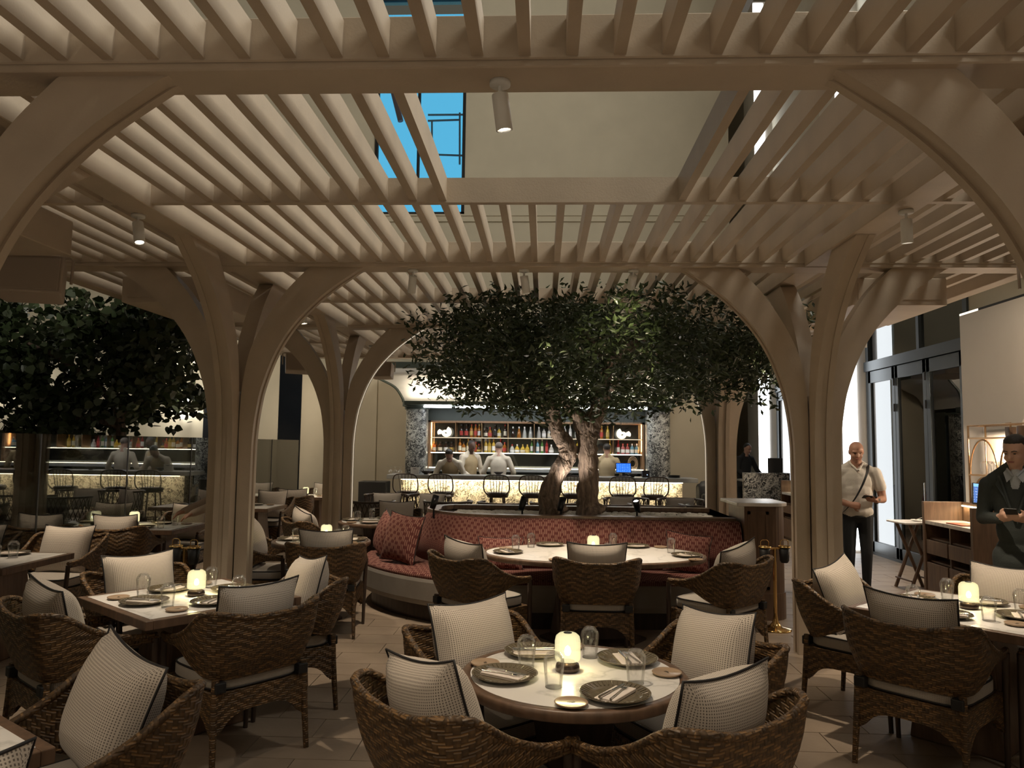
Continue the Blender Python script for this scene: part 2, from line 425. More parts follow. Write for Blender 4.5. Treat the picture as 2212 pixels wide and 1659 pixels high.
for k, (y0, y1, top) in enumerate(((13.0, 13.75, 11.5), (18.0, 18.9, 12.6))):
    pl = MB().box(XR-.42, XR, y0, y1, 0, top).obj('light_pillar', MT['wallwhite'], wall_right)
    MB().box(XR-.41, XR-.17, y0-.025, y0-.002, .05, top-.05).obj('light_slot', MT['led_cool'], wall_right)
for k, y0 in enumerate((-1.6, 3.4, 8.4)):                # unseen light pillars and slots, added above the white panel to light the slats
    MB().box(XR-.42, XR, y0, y0+.75, 4.3, 13).obj('light_pillar', MT['wallwhite'], wall_right)
    MB().box(XR-.445, XR-.422, y0+.2, y0+.55, 7.0, 12.8).obj('light_slot', MT['led_cool'], wall_right)
    light('added_pillar_glow', 'AREA', (XR-.46, y0+.375, 9.9), 270, (1, .94, .80), .35, size_y=5.6, parent=wall_right, rot=(0, -PI/2-.0, 0) if 0 else None, target=(XR-5, y0+.375, 9.9))
def door_set(name, y0, y1):
    d = MB(); x0, x1 = XR-.03, XR+.07; ZT = 3.0; n = 3
    d.box(x0, x1, y0, y0+.10, 0, 4.1).box(x0, x1, y1-.10, y1, 0, 4.1).box(x0-.03, x1, y0, y1, ZT, ZT+.16).box(x0, x1, y0, y1, 4.0, 4.1).box(x0, x1, y0, y1, 0, .05)
    ym = y0+(y1-y0)*.42
    d.box(x0, x1, ym-.04, ym+.04, ZT+.16, 4.0)
    root = struct(name, d, MT['frame'])
    for a, b in ((y0+.1, ym-.04), (ym+.04, y1-.1)): MB().box(x0+.04, x0+.05, a, b, ZT+.16, 4.0).obj('transom_pane', MT['doorglass'], root)
    wl = (y1-y0-.2)/n
    for i in range(n):
        a, b = y0+.1+i*wl, y0+.1+(i+1)*wl
        lf = MB().box(x0-.01, x0+.05, a+.005, a+.10, .05, ZT-.01).box(x0-.01, x0+.05, b-.10, b-.005, .05, ZT-.01)\
            .box(x0-.01, x0+.05, a, b, .05, .22).box(x0-.01, x0+.05, a, b, ZT-.2, ZT-.01).obj('door_leaf', MT['frame'], root, bevel=.004)
        MB().box(x0+.015, x0+.025, a+.1, b-.1, .22, ZT-.2).obj('pane', MT['doorglass'], lf)
        for z in (2.35, 2.75):
            MB().tube([(x0-.025, a+.005, z-.06), (x0-.025, a+.005, z+.06)], .012, 6).obj('hinge', MT['black'], lf)
        if i == 1: MB().tube([(x0-.05, a+.05, .95), (x0-.05, a+.05, 1.25)], .012, 6).obj('handle', MT['steel'], lf)
    # dark room behind the glass
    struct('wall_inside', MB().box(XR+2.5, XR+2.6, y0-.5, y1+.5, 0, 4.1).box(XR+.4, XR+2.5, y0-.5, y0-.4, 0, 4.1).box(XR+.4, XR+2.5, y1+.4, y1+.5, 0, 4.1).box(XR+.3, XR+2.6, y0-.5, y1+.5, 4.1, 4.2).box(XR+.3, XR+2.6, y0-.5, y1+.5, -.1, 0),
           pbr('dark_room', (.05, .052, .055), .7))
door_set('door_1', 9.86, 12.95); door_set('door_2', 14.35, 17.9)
# glass wind screen along the terrace edge
scr = thing('glass_screen', 'frameless glass wind screen along the terrace edge before the tree', 'glass screen', (XG, 0, 0))
gy = [-1.0, .6, 2.2, 3.8, 5.45, 7.15, 8.70, 10.3, 11.9, 13.4, 14.9]
for a, b in zip(gy, gy[1:]):
    p = MB().box(-.006, .006, a+.008, b-.008, .03, 1.76).obj('glass_pane', MT['glass'], scr)
    MB().box(-.010, .010, b-.010, b+.010, .03, 1.76).obj('joint_strip', MT['black'], scr)
MB().box(-.03, .03, -1, 14.9, 0, .07).obj('base_channel', MT['blackmetal'], scr)
for b in gy[1:-1]: MB().box(-.025, .03, b-.03, b+.03, 0, .62).obj('post', MT['blackmetal'], scr)

# ================================================================ pergola
ZB, ZS, ZT = 3.252, 3.295, 3.452
ROWS = [-.37, 3.12, 6.61, 10.10, 13.59]
BW = .229; XL, XRT = -2.738, 2.316; XE0, XE1 = -4.69, 4.28; LW = .21
perg = thing('timber_pergola', 'beige timber pergola with slatted roof on arched tree-shaped columns', 'pergola')
low = crom([(.19, 0), (.19, .8), (.19, 1.55), (.198, 1.8), (.222, 2.01), (.265, 2.215), (.373, 2.504), (.53, 2.754), (.772, 3.005), (1.06, 3.215), (1.13, 3.252)], 5)
upp = crom([(.078, 0), (.078, .8), (.078, 1.55), (.075, 1.8), (.077, 2.0), (.09, 2.214), (.145, 2.503), (.26, 2.753), (.437, 3.025), (.61, 3.215), (.65, 3.252)], 5)
def arm_mesh(sc_=1):
    mb = MB(); n = len(low)
    for (a, b, ins) in ((-.07, -.022, 0), (-.022, .022, .016), (.022, .07, 0)):
        vs = []
        for l, u in zip(low, upp):
            L = l+(u-l).normalized()*ins
            vs += [(L.x, a, L.y), (u.x, a, u.y), (L.x, b, L.y), (u.x, b, u.y)]
        fs = []
        for i in range(n-1):
            k, q = 4*i, 4*(i+1)
            fs += [(k, q, q+1, k+1), (k+2, k+3, q+3, q+2), (k, k+2, q+2, q), (k+1, q+1, q+3, k+3)]
        e = 4*(n-1)
        fs += [(0, 1, 3, 2), (e, e+2, e+3, e+1)]
        mb.add(vs, fs)
    return mb.mesh('arch_rib', MT['timber'])
ARM = arm_mesh()
CORE = MB().box(-.062, .062, -.062, .062, 0, 2.15).mesh('column', MT['timber'])
ledln = [(p.x+.004, 0, p.y) for p in low[8:-2]]
LEDM = MB().tube([(p.x+.004, 0, p.y) for p in low[4:-2]], .0055, 5).mesh('arch_led', emit('arch_led', (1, .84, .62), .45))
for r_, Y in enumerate(ROWS[:4]):
    for X in (XL, XRT):
        c = mk('column', CORE, perg, (X, Y, 0))
        for k in range(4):
            a = mk('arch_rib', ARM, c, (0, 0, 0), k*PI/2)
        if r_ == 3: 
            mk('led_strip', LEDM, c, (0, 0, 0), 0 if X < 0 else PI)
for Y in ROWS:
    MB().box(XE0, XE1, Y-BW/2, Y+BW/2, ZB, ZT+.02).box(XE0, XE1, Y-BW/2-.012, Y-BW/2, ZB+.03, ZT+.02).obj('cross_beam', MT['timber'], perg, bevel=.006, seg=1)
for a, b in zip(ROWS, ROWS[1:]):
    y0, y1 = a+BW/2, b-BW/2; ym = (a+b)/2
    for X, w_ in ((XL, LW), (XRT, LW), (XE0+.07, .14), (XE1-.07, .14)):
        MB().box(X-w_/2, X+w_/2, y0+.001, y1-.013, ZB+.002, ZT+.018).obj('main_beam', MT['timber'], perg, bevel=.005, seg=1)
    for x0, x1 in ((XE0+.14, XL-LW/2), (XL+LW/2, XRT-LW/2), (XRT+LW/2, XE1-.14)):
        MB().box(x0, x1, ym-.025, ym+.025, ZS-.012, ZT-.003).obj('joist', MT['timber'], perg)
slat_cache = {}
def slat(x, y0, y1):
    key = round(y1-y0, 3)
    if key not in slat_cache:
        slat_cache[key] = MB().box(-.025, .025, 0, y1-y0, 0, ZT-ZS).mesh('slat', MT['timber'])
    mk('slat', slat_cache[key], perg, (x, y0, ZS))
for bi, (a, b) in enumerate(zip(ROWS, ROWS[1:])):
    y0, y1 = a+BW/2, b-BW/2-.012; ym = (a+b)/2
    xs = [-.675+.1945*k for k in range(-9, 15)]
    for k, x in zip(range(-9, 15), xs):
        if bi == 1 and 1 <= k <= 7: slat(x, ym+.025, y1)
        elif bi == 2 and 1 <= k <= 7: slat(x, y0, ym-.025)
        else: slat(x, y0, y1)
    for k in range(8): slat(XL-LW/2-.14-.1945*k, y0, y1)
    for k in range(8): slat(XRT+LW/2+.14+.1945*k, y0, y1)
# bulkhead boxes hung below the slats
def bulk(x0, x1, y0, y1, z0, lab):
    t = thing('service_box', lab, 'bulkhead', ((x0+x1)/2, (y0+y1)/2, z0), group='service boxes under the pergola')
    w_, d_ = (x1-x0)/2, (y1-y0)/2
    MB().box(-w_, w_, -d_, d_, 0, ZS-z0).obj('casing', MT['timber'], t, bevel=.008)
    MB().box(-w_+.06, w_-.06, -d_-.01, -d_, .05, ZS-z0-.05).obj('access_panel', MT['timber'], t)
bulk(2.85, 3.72, 7.1, 8.3, 3.04, 'beige service box hung under the slats beside the right column')
bulk(-4.1, -3.2, 7.1, 8.3, 3.04, 'beige service box hung under the slats behind the left column')
bulk(-4.45, -3.45, 4.3, 5.3, 3.04, 'beige service box under the slats at the top left edge')
bulk(3.3, 4.1, 13.0, 14.2, 3.0, 'beige service box near the light pillar by the far doors')
# spot lamps
sp = thing('spotlight', 'x', 'spotlight', group='cylinder spotlights under the beams')
MB().lathe([(.0, 0), (.045, 0), (.045, -.018), (.012, -.02)], 16).obj('mount', MT['white'], sp)
MB().tube([(0, 0, -.018), (0, 0, -.06)], .009, 8).obj('stem', MT['white'], sp)
bd = MB().lathe([(.0, 0), (.034, 0), (.036, -.005), (.036, -.155), (.031, -.157), (.030, -.14), (.0, -.139)], 20).obj('barrel', MT['white'], sp, (0, 0, -.055))
MB().lathe([(0, -.1405), (.0285, -.1405)], 16).obj('lens', MT['lens'], bd)
SP = Proto(sp)
def spot(x, y, lab, target=None, energy=60, cone=62, tilt=None):
    z = ZB
    o = SP.put((x, y, z), 0, lab)
    t_ = Vector(target) if target else Vector((x, y, 0))
    d = (t_-Vector((x, y, z-.06))).normalized()
    for ch in o.children:
        if ch.name.startswith('barrel'):
            ch.rotation_euler = d.to_track_quat('-Z', 'Y').to_euler()
    p = Vector((0, 0, -.06))+d*.17
    light('spot_beam', 'SPOT', p, energy, (1, .82, .60), .03, parent=o, spot=cone, blend=.55, target=p+d)
# ================================================================ wicker armchairs
def sup(a, b, n=32, p=3.2):
    out = []
    for i in range(n):
        q = 2*PI*i/n; c, s_ = math.cos(q), math.sin(q)
        out.append((math.copysign(abs(c)**(2/p), c)*a/2, math.copysign(abs(s_)**(2/p), s_)*b/2))
    return out
def cushion(mb, a, b, z0, z1, r=.02, n=36, p=5, crown=.012):
    rings = [(-r, z0), (-r*.3, z0+r*.3), (0, z0+r), (0, z1-r), (-r*.3, z1-r*.3), (-r, z1), (-a*.25, z1+crown*.8), (-a*.48, z1+crown)]
    vs = []
    for d, z in rings:
        vs += [(x, y, z) for x, y in sup(a+2*d, b+2*d, n, p)]
    fs = [(i*n+j, i*n+(j+1) % n, (i+1)*n+(j+1) % n, (i+1)*n+j) for i in range(len(rings)-1) for j in range(n)]
    mb.add(vs, fs, True); mb.add(vs[:n], [tuple(range(n))[::-1]], False); mb.add(vs[-n:], [tuple(range(n))], True)
    return mb
def make_chair():
    t = thing('wicker_armchair', 'x', 'chair', group='wicker dining armchairs')
    #        x     y     top   bot   flare x, y
    half = [(0, -.275, .782, .475, 0, -.085), (.13, -.272, .79, .475, .02, -.085), (.225, -.252, .818, .475, .048, -.09), (.280, -.185, .81, .485, .06, -.055),
            (.297, -.07, .715, .53, .035, -.015), (.302, .06, .655, .592, .015, 0), (.303, .17, .635, .60, .005, 0), (.300, .265, .63, .60, 0, 0)]
    pts = [(-a, b, c, d, -e, f) for a, b, c, d, e, f in half[:0:-1]]+half
    A = crom([(p[0], p[1], p[3]) for p in pts], 3); B = crom([(p[0]+p[4], p[1]+p[5], p[2]) for p in pts], 3)
    n = len(A)-1; nv = 6
    def surf(off):
        def fn(u, v):
            i = min(int(round(u*n)), n); a, b = A[i], B[i]; p = a.lerp(b, v)
            bow = .022*math.sin(PI*v)*(1 if p.y < -.1 else .2)
            d = Vector((p.x, p.y, 0)); d = d.normalized() if d.length else d
            q = p+d*(off+bow); return (q.x, q.y, q.z)
        return fn
    mb = MB(); mb.grid(surf(.010), n, nv, flip=True); mb.grid(surf(-.010), n, nv)
    # wicker uv: length along path, height
    me = mb.mesh('back_shell', MT['wicker'])
    L = [0]
    for i in range(n): L.append(L[-1]+(A[i+1]-A[i]).length)
    uv = me.uv_layers[0].data
    for poly in me.polygons:
        for li, vi in zip(poly.loop_indices, poly.vertices):
            k = vi % ((n+1)*(nv+1)); i, j = divmod(k, nv+1)
            uv[li].uv = (L[i]-L[n//2], j/nv*(B[i]-A[i]).length)
    mk('back_shell', me, t)
    def wrapped(nm, path, r_): 
        o = MB().tube(path, r_, 8).obj(nm, MT['wicker'], t); return o
    wrapped('top_rim', [(p.x, p.y, p.z) for p in B], .0165)
    wrapped('lower_rim', [(p.x, p.y, p.z) for p in A], .011)
    # seat frame with arched aprons
    def apron(w_, X):
        k = 12; top = [(-w_/2, .405), (w_/2, .405)]; bot = []
        for i in range(k+1):
            x = w_/2-.03-(w_-.06)*i/k; q = 2*i/k-1
            bot.append((x, .21+.085*(1-q**4)))
        poly = top+[(w_/2, .19)]+bot+[(-w_/2, .19)]
        mb = MB(); vs = [(x, -.012, z) for x, z in poly]+[(x, .012, z) for x, z in poly]; m_ = len(poly)
        mb.add(vs, [tuple(range(m_)), tuple(range(m_, 2*m_))[::-1]]+[(i, m_+i, m_+(i+1) % m_, (i+1) % m_) for i in range(m_)], X=X)
        return mb
    for w_, X in ((.52, Matrix.Translation((0, -.262, 0))), (.52, Matrix.Translation((0, .262, 0))),
                  (.52, Matrix.Translation((-.268, 0, 0)) @ Matrix.Rotation(PI/2, 4, 'Z')), (.52, Matrix.Translation((.268, 0, 0)) @ Matrix.Rotation(PI/2, 4, 'Z'))):
        apron(w_, X).obj('apron', MT['wicker'], t)
    MB().box(-.26, .26, -.255, .255, .38, .405).obj('seat_base', MT['wicker'], t)
    for s_ in (-1, 1):
        MB().tube([(s_*.262, -.262, .475), (s_*.268, -.268, .3), (s_*.278, -.292, 0)], [.02, .02, .015], 8).obj('leg', MT['wicker'], t)
        MB().tube([(s_*.300, .262, .615), (s_*.290, .268, .4), (s_*.283, .278, 0)], [.019, .019, .014], 8).obj('leg', MT['darkwood'], t)
        MB().cbox((s_*.245, -.268, .437), (.06, .05, .055)).obj('strap', MT['black'], t, bevel=.006)
    c = cushion(MB(), .535, .535, .407, .492).obj('seat_cushion', MT['seatfabric'], t)
    for z in (.415, .485):
        MB().tube([(x, y, z) for x, y in sup(.527, .527, 36, 5)], .0055, 6, closed=True).obj('piping', MT['piping'], c)
    return t
CH = Proto(make_chair())
def make_pillow():
    t = thing('scatter_cushion', 'x', 'cushion', group='checked scatter cushions on the armchairs')
    MB().pillow(.48, .46, .235, 14, pinch=.065, p=2.6, dent=.03).obj('cover', MT['fabric'], t)
    mb = MB(); mb.tube(mb.edge_loop(.48, .46, 8, pinch=.065, dent=.03), .0055, 6, closed=True); mb.obj('piping', MT['piping'], t)
    return t
PL = Proto(make_pillow())
def chair(x, y, dx, dy, lab, pillow=True, pt=0, roll=0, lift=0, side=0):
    """chair at x,y facing dx,dy"""
    rz = math.atan2(dy, dx)-PI/2
    CH.put((x, y, 0), rz, 'brown wicker armchair '+lab)
    if pillow:
        M_ = Matrix.Translation((x, y, 0)) @ Matrix.Rotation(rz, 4, 'Z') @ Matrix.Translation((side, -.155+pt, .722+lift)) @ Matrix.Rotation(math.radians(16), 4, 'X') @ Matrix.Rotation(math.radians(roll), 4, 'Y')
        PL.put(M_.translation, 0, 'checked cushion on the chair '+lab, rot=M_.to_euler())
# ================================================================ tables
def round_table(name, lab, x, y, a, b, z=.75, base='cone'):
    t = thing(name, lab, 'table', (x, y, 0))
    def ell(k, n=64): return [(math.cos(2*PI*i/n)*(a/2-k), math.sin(2*PI*i/n)*(b/2-k)) for i in range(n)]
    n = 64; mb = MB()
    rings = [(.012, z-.045), (0, z-.038), (0, z-.008), (.006, z-.001), (.042, z-.001), (.042, z-.02)]
    vs = [(px, py, zz) for k, zz in rings for px, py in ell(k)]
    fs = [(i*n+j, i*n+(j+1) % n, (i+1)*n+(j+1) % n, (i+1)*n+j) for i in range(len(rings)-1) for j in range(n)]
    mb.add(vs, fs, True); mb.add(vs[:n], [tuple(range(n))[::-1]])
    mb.obj('wood_edge', MT['wood'], t)
    MB().prism(ell(.0425), z-.02, z).obj('marble_top', MT['marble'], t)
    s_ = b/.95
    MB().lathe([(.225*s_, 0), (.225*s_, .02), (.18*s_, .05), (.15*s_, .45), (.19*s_, z-.046)], 8, smooth=False, sx=a/b).obj('pedestal', MT['darkwood'], t)
    return t
def square_table(name, lab, x, y, s_, rz, z=.75, sx=1.0):
    t = thing(name, lab, 'table', (x, y, 0), rz); h = s_/2; w_ = h*sx
    mb = MB(); k = .042
    for x0, x1, y0, y1 in ((-w_, w_, -h, -h+k), (-w_, w_, h-k, h), (-w_, -w_+k, -h+k, h-k), (w_-k, w_, -h+k, h-k)): mb.box(x0, x1, y0, y1, z-.05, z-.001)
    mb.box(-w_+k, w_-k, -h+k, h-k, z-.05, z-.02)
    mb.obj('wood_edge', MT['wood'], t, bevel=.004)
    MB().box(-w_+k, w_-k, -h+k, h-k, z-.02, z).obj('marble_top', MT['marble'], t)
    b = .25
    vs = [(sx_*b*q*w_/h, sy_*b*q, zz) for q, zz in ((1, 0), (.75, z-.05)) for sx_, sy_ in ((-1, -1), (1, -1), (1, 1), (-1, 1))]
    MB().add(vs, [(3, 2, 1, 0), (4, 5, 6, 7), (0, 1, 5, 4), (1, 2, 6, 5), (2, 3, 7, 6), (3, 0, 4, 7)]).obj('pedestal', MT['wood'], t, bevel=.01)
    return t
# ---------------------------------------------------------------- tableware
pl = thing('dinner_plate', 'x', 'plate', group='olive stoneware dinner plates')
MB().lathe([(0, .004), (.075, .004), (.078, 0), (.085, .003), (.098, .010), (.128, .019), (.1345, .023), (.137, .022), (.132, .017), (.1, .006), (.09, .006)], 56, flute=.0).obj('dish', MT['plate'], pl)
mb = MB()
for i in range(40):
    q = 2*PI*i/40; c, s_ = math.cos(q), math.sin(q)
    mb.tube([(.103*c, .103*s_, .0125), (.128*c, .128*s_, .0205)], .0028, 4)
mb.obj('fluted_rim', MT['plate'], pl)
PLT = Proto(pl)
nk = thing('folded_napkin', 'x', 'napkin', group='folded white napkins')
MB().box(-.095, .095, -.045, .045, 0, .007).obj('lower_fold', MT['napkin'], nk, bevel=.003)
MB().box(-.092, .092, -.045, .020, .007, .013).obj('upper_fold', MT['napkin'], nk, bevel=.003)
NK = Proto(nk)
fk = thing('fork', 'x', 'fork', group='steel forks on the napkins')
MB().tube([(-.095, 0, .002), (-.03, 0, .0035), (.03, 0, .004), (.045, 0, .003)], [.0045, .003, .003, .005], 6).obj('stem', MT['steel'], fk)
mb = MB().cbox((.055, 0, .003), (.022, .022, .003))
for k in (-.0085, -.0028, .0028, .0085): mb.tube([(.064, k, .003), (.098, k, .005)], .0014, 4)
mb.obj('tines', MT['steel'], fk)
FK = Proto(fk)
kn = thing('knife', 'x', 'knife', group='steel knives on the napkins')
MB().tube([(-.10, 0, .004), (-.02, 0, .004), (.0, 0, .004)], [.006, .005, .003], 6).obj('handle', MT['steel'], kn)
MB().prism([(0, -.004), (.09, -.004), (.105, .002), (.09, .008), (0, .006)], .003, .0045).obj('blade', MT['steel'], kn)
KN = Proto(kn)
sa = thing('side_plate', 'x', 'plate', group='small tan side plates')
MB().lathe([(0, .003), (.04, .003), (.042, 0), (.058, .006), (.063, .013), (.061, .015), (.055, .012), (.0, .0115)], 36).obj('dish', MT['saucer'], sa)
mb = MB()
for k in range(3): mb.cbox((-.012+.006*k, 0, .0118), (.0022, .012, .0006))
mb.cbox((-.006, .006, .0118), (.014, .0022, .0006)); mb.cbox((.006, -.001, .0118), (.0022, .010, .0006)); mb.cbox((.011, -.005, .0118), (.003, .003, .0006))
mb.obj('stamp', MT['black'], sa)
SA = Proto(sa)
gl = thing('tumbler', 'x', 'glass', group='upturned stemless tumblers')
prof = [(.033, 0), (.039, .066), (.0425, .098), (.040, .113), (.027, .131), (.022, .135), (0, .135)]
inner = [(0, .129), (.020, .129), (.038, .111), (.0405, .098), (.0373, .066), (.0315, 0)]
MB().lathe(prof[:-1]+[(.0001, .135)], 28).lathe([(r_, z) for r_, z in inner[::-1]], 28).obj('bowl', MT['tumbler'], gl)
MB().tube([(.033*math.cos(2*PI*i/28), .033*math.sin(2*PI*i/28), .0015) for i in range(28)], .0014, 5, closed=True).obj('lip', MT['tumbler'], gl)
GL = Proto(gl)
def shade_mat():
    m = bpy.data.materials.new('ribbed_lamp_glass'); m.use_nodes = True; t = NT(m); t.n.remove(t.n['Principled BSDF'])
    tr = t.node('ShaderNodeBsdfTransparent'); tr.inputs[0].default_value = (.72, .67, .50, 1)
    em = t.node('ShaderNodeEmission'); em.inputs[0].default_value = (.98, .90, .55, 1); em.inputs[1].default_value = .30
    lw = t.node('ShaderNodeLayerWeight'); lw.inputs[0].default_value = .5
    t.l.new(t.m('MULTIPLY_ADD', lw.outputs[1], -.20, .50), em.inputs[1])
    ad = t.node('ShaderNodeAddShader'); t.l.new(tr.outputs[0], ad.inputs[0]); t.l.new(em.outputs[0], ad.inputs[1])
    t.l.new(ad.outputs[0], t.n['Material Output'].inputs[0]); return m
lm = thing('table_lamp', 'x', 'lamp', group='glowing ribbed glass table lamps')
MB().lathe([(.045, 0), (.050, .006), (.052, .016), (.048, .030), (.034, .036), (.030, .042)], 28).obj('base', pbr('dark_bronze', (.07, .05, .045), .25, .7), lm)
MB().lathe([(.034, .042), (.051, .046), (.0535, .056), (.0535, .125), (.049, .145), (.036, .156), (.018, .158)], 60, flute=.022, nf=22).obj('ribbed_shade', shade_mat(), lm)
MB().lathe([(.018, .157), (.018, .160), (0, .160)], 16).obj('cap', MT['black'], lm)
MB().lathe([(0, .062), (.010, .066), (.015, .080), (.010, .098), (0, .106)], 12).obj('bulb', emit('lamp_bulb', (1, .93, .66), 6), lm)
LM = Proto(lm)
def lamp(x, y, z, where, e=2.2):
    o = LM.put((x, y, z), 0, 'glowing ribbed glass table lamp '+where)
    light('lamp_glow', 'POINT', (0, 0, .085), e, (1, .90, .58), .02, parent=o)
def setting(tx, ty, ang, dist, who, where, z=.75, cut=True, gl_off=(.17, .10), sa_off=(-.02, -.22), nrot=0, glass=True, saucer=True):
    """one place: plate + napkin (+ fork and knife) + tumbler + side plate; ang = direction of the diner from the table centre"""
    ux, uy = math.cos(ang), math.sin(ang); lx, ly = -uy, ux
    def P(r_, s_, zz=0): return (tx+ux*r_+lx*s_, ty+uy*r_+ly*s_, z+zz)
    at_ = f'at the {who} place of the {where}'
    PLT.put(P(dist, 0), 0, 'olive stoneware dinner plate '+at_)
    nr = ang+PI/2+nrot
    NK.put(P(dist, 0, .006), nr, 'folded white napkin '+at_)
    if cut:
        c, s_ = math.cos(nr), math.sin(nr)
        p0 = P(dist, 0, .0195)
        FK.put((p0[0]+s_*.018, p0[1]-c*.018, p0[2]), nr+.12, 'steel fork '+at_)
        KN.put((p0[0]-s_*.012, p0[1]+c*.012, p0[2]), nr-.02, 'steel knife '+at_)
    if glass: GL.put(P(dist-gl_off[0], gl_off[1]), 0, 'upturned stemless tumbler '+at_)
    if saucer: SA.put(P(dist-sa_off[0], sa_off[1]), ang-PI/2, 'small tan side plate '+at_)
def V2(a): return (math.cos(a), math.sin(a))
# T1 front round table
T1 = (.135, 3.29)
round_table('round_table', 'small round marble table with a wood rim, nearest the camera', *T1, .955, .955)
for ang, d, who, kw in ((222, .54, 'near left', dict(roll=-8)), (311, .55, 'near right', {}), (133, .52, 'far left', {}), (30, .60, 'far right', dict(roll=6))):
    a = math.radians(ang); u = V2(a)
    chair(T1[0]+u[0]*d, T1[1]+u[1]*d, -u[0], -u[1], f'at the {who} side of the nearest round table', **kw)
setting(*T1, math.radians(197), .30, 'near left', 'nearest round table', nrot=.75, gl_off=(.22, .12), sa_off=(-.04, -.19), glass=False)
setting(*T1, math.radians(296), .33, 'near right', 'nearest round table', nrot=.55, gl_off=(.26, -.03), sa_off=(-.02, -.20), glass=False)
setting(*T1, math.radians(122), .325, 'far left', 'nearest round table', nrot=-.5, gl_off=(.10, .19), sa_off=(-.01, -.215), glass=False)
setting(*T1, math.radians(38), .31, 'far right', 'nearest round table', nrot=-.5, gl_off=(.02, -.21), sa_off=(-.02, -.21) if 0 else (-.0, -.235), glass=False)
lamp(atz(1226, 1449, .75).x, atz(1226, 1449, .75).y, .75, 'in the middle of the nearest round table', 3.0)
for px, py, who in ((1137, 1441, 'by the far left plate'), (1196, 1484, 'just in front of the lamp'), (1274, 1420, 'just behind the lamp'), (1373, 1476, 'by the far right plate')):
    p = atz(px, py, .75); GL.put((p.x, p.y, .75), 0, f'upturned stemless tumbler {who} on the nearest round table')
# T2 left square table
T2 = (-2.165, 4.68); R2 = math.atan2(-.60, .75)
square_table('square_table', 'square marble table set at an angle beside the left column', *T2, .95, R2)
for ang, d, who, kw in ((R2+0, .57, 'near right', {}), (R2-PI/2, .60, 'near left', dict(roll=5)), (R2+PI, .55, 'far left', {}), (R2+PI/2-.25, .56, 'far right', dict(roll=7))):
    u = V2(ang); chair(T2[0]+u[0]*d, T2[1]+u[1]*d, -u[0], -u[1], f'at the {who} side of the angled square table', **kw)
for ang, d, who in ((R2, .28, 'near right'), (R2-PI/2, .28, 'near left'), (R2+PI, .28, 'far left'), (R2+PI/2, .28, 'far right')):
    setting(*T2, ang, d, who, 'angled square table', nrot=.5, gl_off=(.05, .19), sa_off=(-.05, -.24))
lamp(T2[0]+.02, T2[1]+.03, .75, 'in the middle of the angled square table', 2.6)
# T4 bottom left corner table
T4 = (-2.17, 2.27); R4 = math.radians(-35)
square_table('square_table', 'square marble table cut off by the lower left corner of the view', *T4, .95, R4)
u = V2(R4+PI/2); chair(-1.66, 2.68, -u[0], -u[1], 'in the lower left corner of the view', roll=-9)
chair(-1.60, 1.86, -.8, .5, 'mostly hidden below the lower left corner of the view')
setting(*T4, R4+PI/2, .28, 'far right', 'corner square table', nrot=.4)
# T3 left edge, T5 by the glass
square_table('square_table', 'square marble table at the left edge beside the glass screen', -4.40, 5.95, .86, 0)
chair(-4.42, 6.80, 0, -1, 'behind the table at the left edge', lift=-.03)
setting(-4.40, 5.95, PI/2, .26, 'far', 'left edge table', cut=False, sa_off=(-.02, .26), gl_off=(.15, -.12)); setting(-4.40, 5.95, -PI/2, .24, 'near', 'left edge table', cut=False)
square_table('square_table', 'square marble table by the glass screen under the dark tree', -4.40, 8.50, .86, 0)
chair(-4.45, 8.02, 0, 1, 'seen from behind at the table by the glass screen'); chair(-4.35, 9.12, 0, -1, 'facing the camera at the table by the glass screen')
setting(-4.40, 8.50, -PI/2, .24, 'near', 'glass screen table', cut=False, gl_off=(.02, .2)); setting(-4.40, 8.50, PI/2, .24, 'far', 'glass screen table', cut=False, gl_off=(.14, -.2), sa_off=(.02, -.28))
lamp(-4.62, 8.5, .75, 'on the table by the glass screen', 2.0)
# T6, T7 round tables beside the banquette
T6 = (-2.17, 7.47); round_table('round_table', 'small round marble table between the left column and the banquette', *T6, .95, .95)
chair(-1.95, 6.98, -.1, 1, 'with its back to the camera before the banquette end'); chair(-2.72, 7.44, 1, .05, 'just behind the left column', pt=.02)
for ang, who in ((-80, 'near'), (180, 'left'), (60, 'far'), (5, 'right')):
    setting(*T6, math.radians(ang), .30, who, 'round table behind the left column', cut=False, gl_off=(.1, .17))
lamp(T6[0]+.05, T6[1]-.02, .75, 'on the round table behind the left column', 2.0)
T7 = (-2.08, 9.45); round_table('round_table', 'round marble table behind the banquette end by the second column', *T7, .9, .9)
chair(-2.62, 8.88, .75, .6, 'between the two round tables by the banquette', roll=10)
for ang, who in ((-90, 'near'), (180, 'left'), (70, 'far')):
    setting(*T7, math.radians(ang), .28, who, 'round table by the second column', cut=False, gl_off=(.1, .17))
chair(-1.95, 10.05, .1, -1, 'behind the round table by the second column')
# T8 oval table at the banquette
T8 = (.45, 6.93); round_table('oval_table', 'large oval marble table in front of the red banquette', *T8, 2.0, 1.28)
chair(-.50, 6.33, .72, .7, 'at the left end of the oval table', roll=4); chair(.43, 6.36, .0, 1, 'in the middle of the oval table'); chair(1.42, 6.36, -.72, .7, 'at the right end of the oval table', roll=-10)
for k, (dx, dy, ang, who, go) in enumerate(((-.73, -.10, 180, 'left end', (.06, -.22)), (-.38, .42, 100, 'far left', (.12, .2)), (.42, .42, 80, 'far right', (.08, .2)), (.78, -.12, 0, 'right end', (.10, .22)), (-.1, -.45, 270, 'near', (.12, .2)))):
    setting(T8[0]+dx, T8[1]+dy, math.radians(ang), .03, who, 'oval table', nrot=.4, gl_off=go, sa_off=(-.03, -.24), cut=who != 'near')
lamp(T8[0]+.0, T8[1]-.03, .75, 'in the middle of the oval table', 2.4)
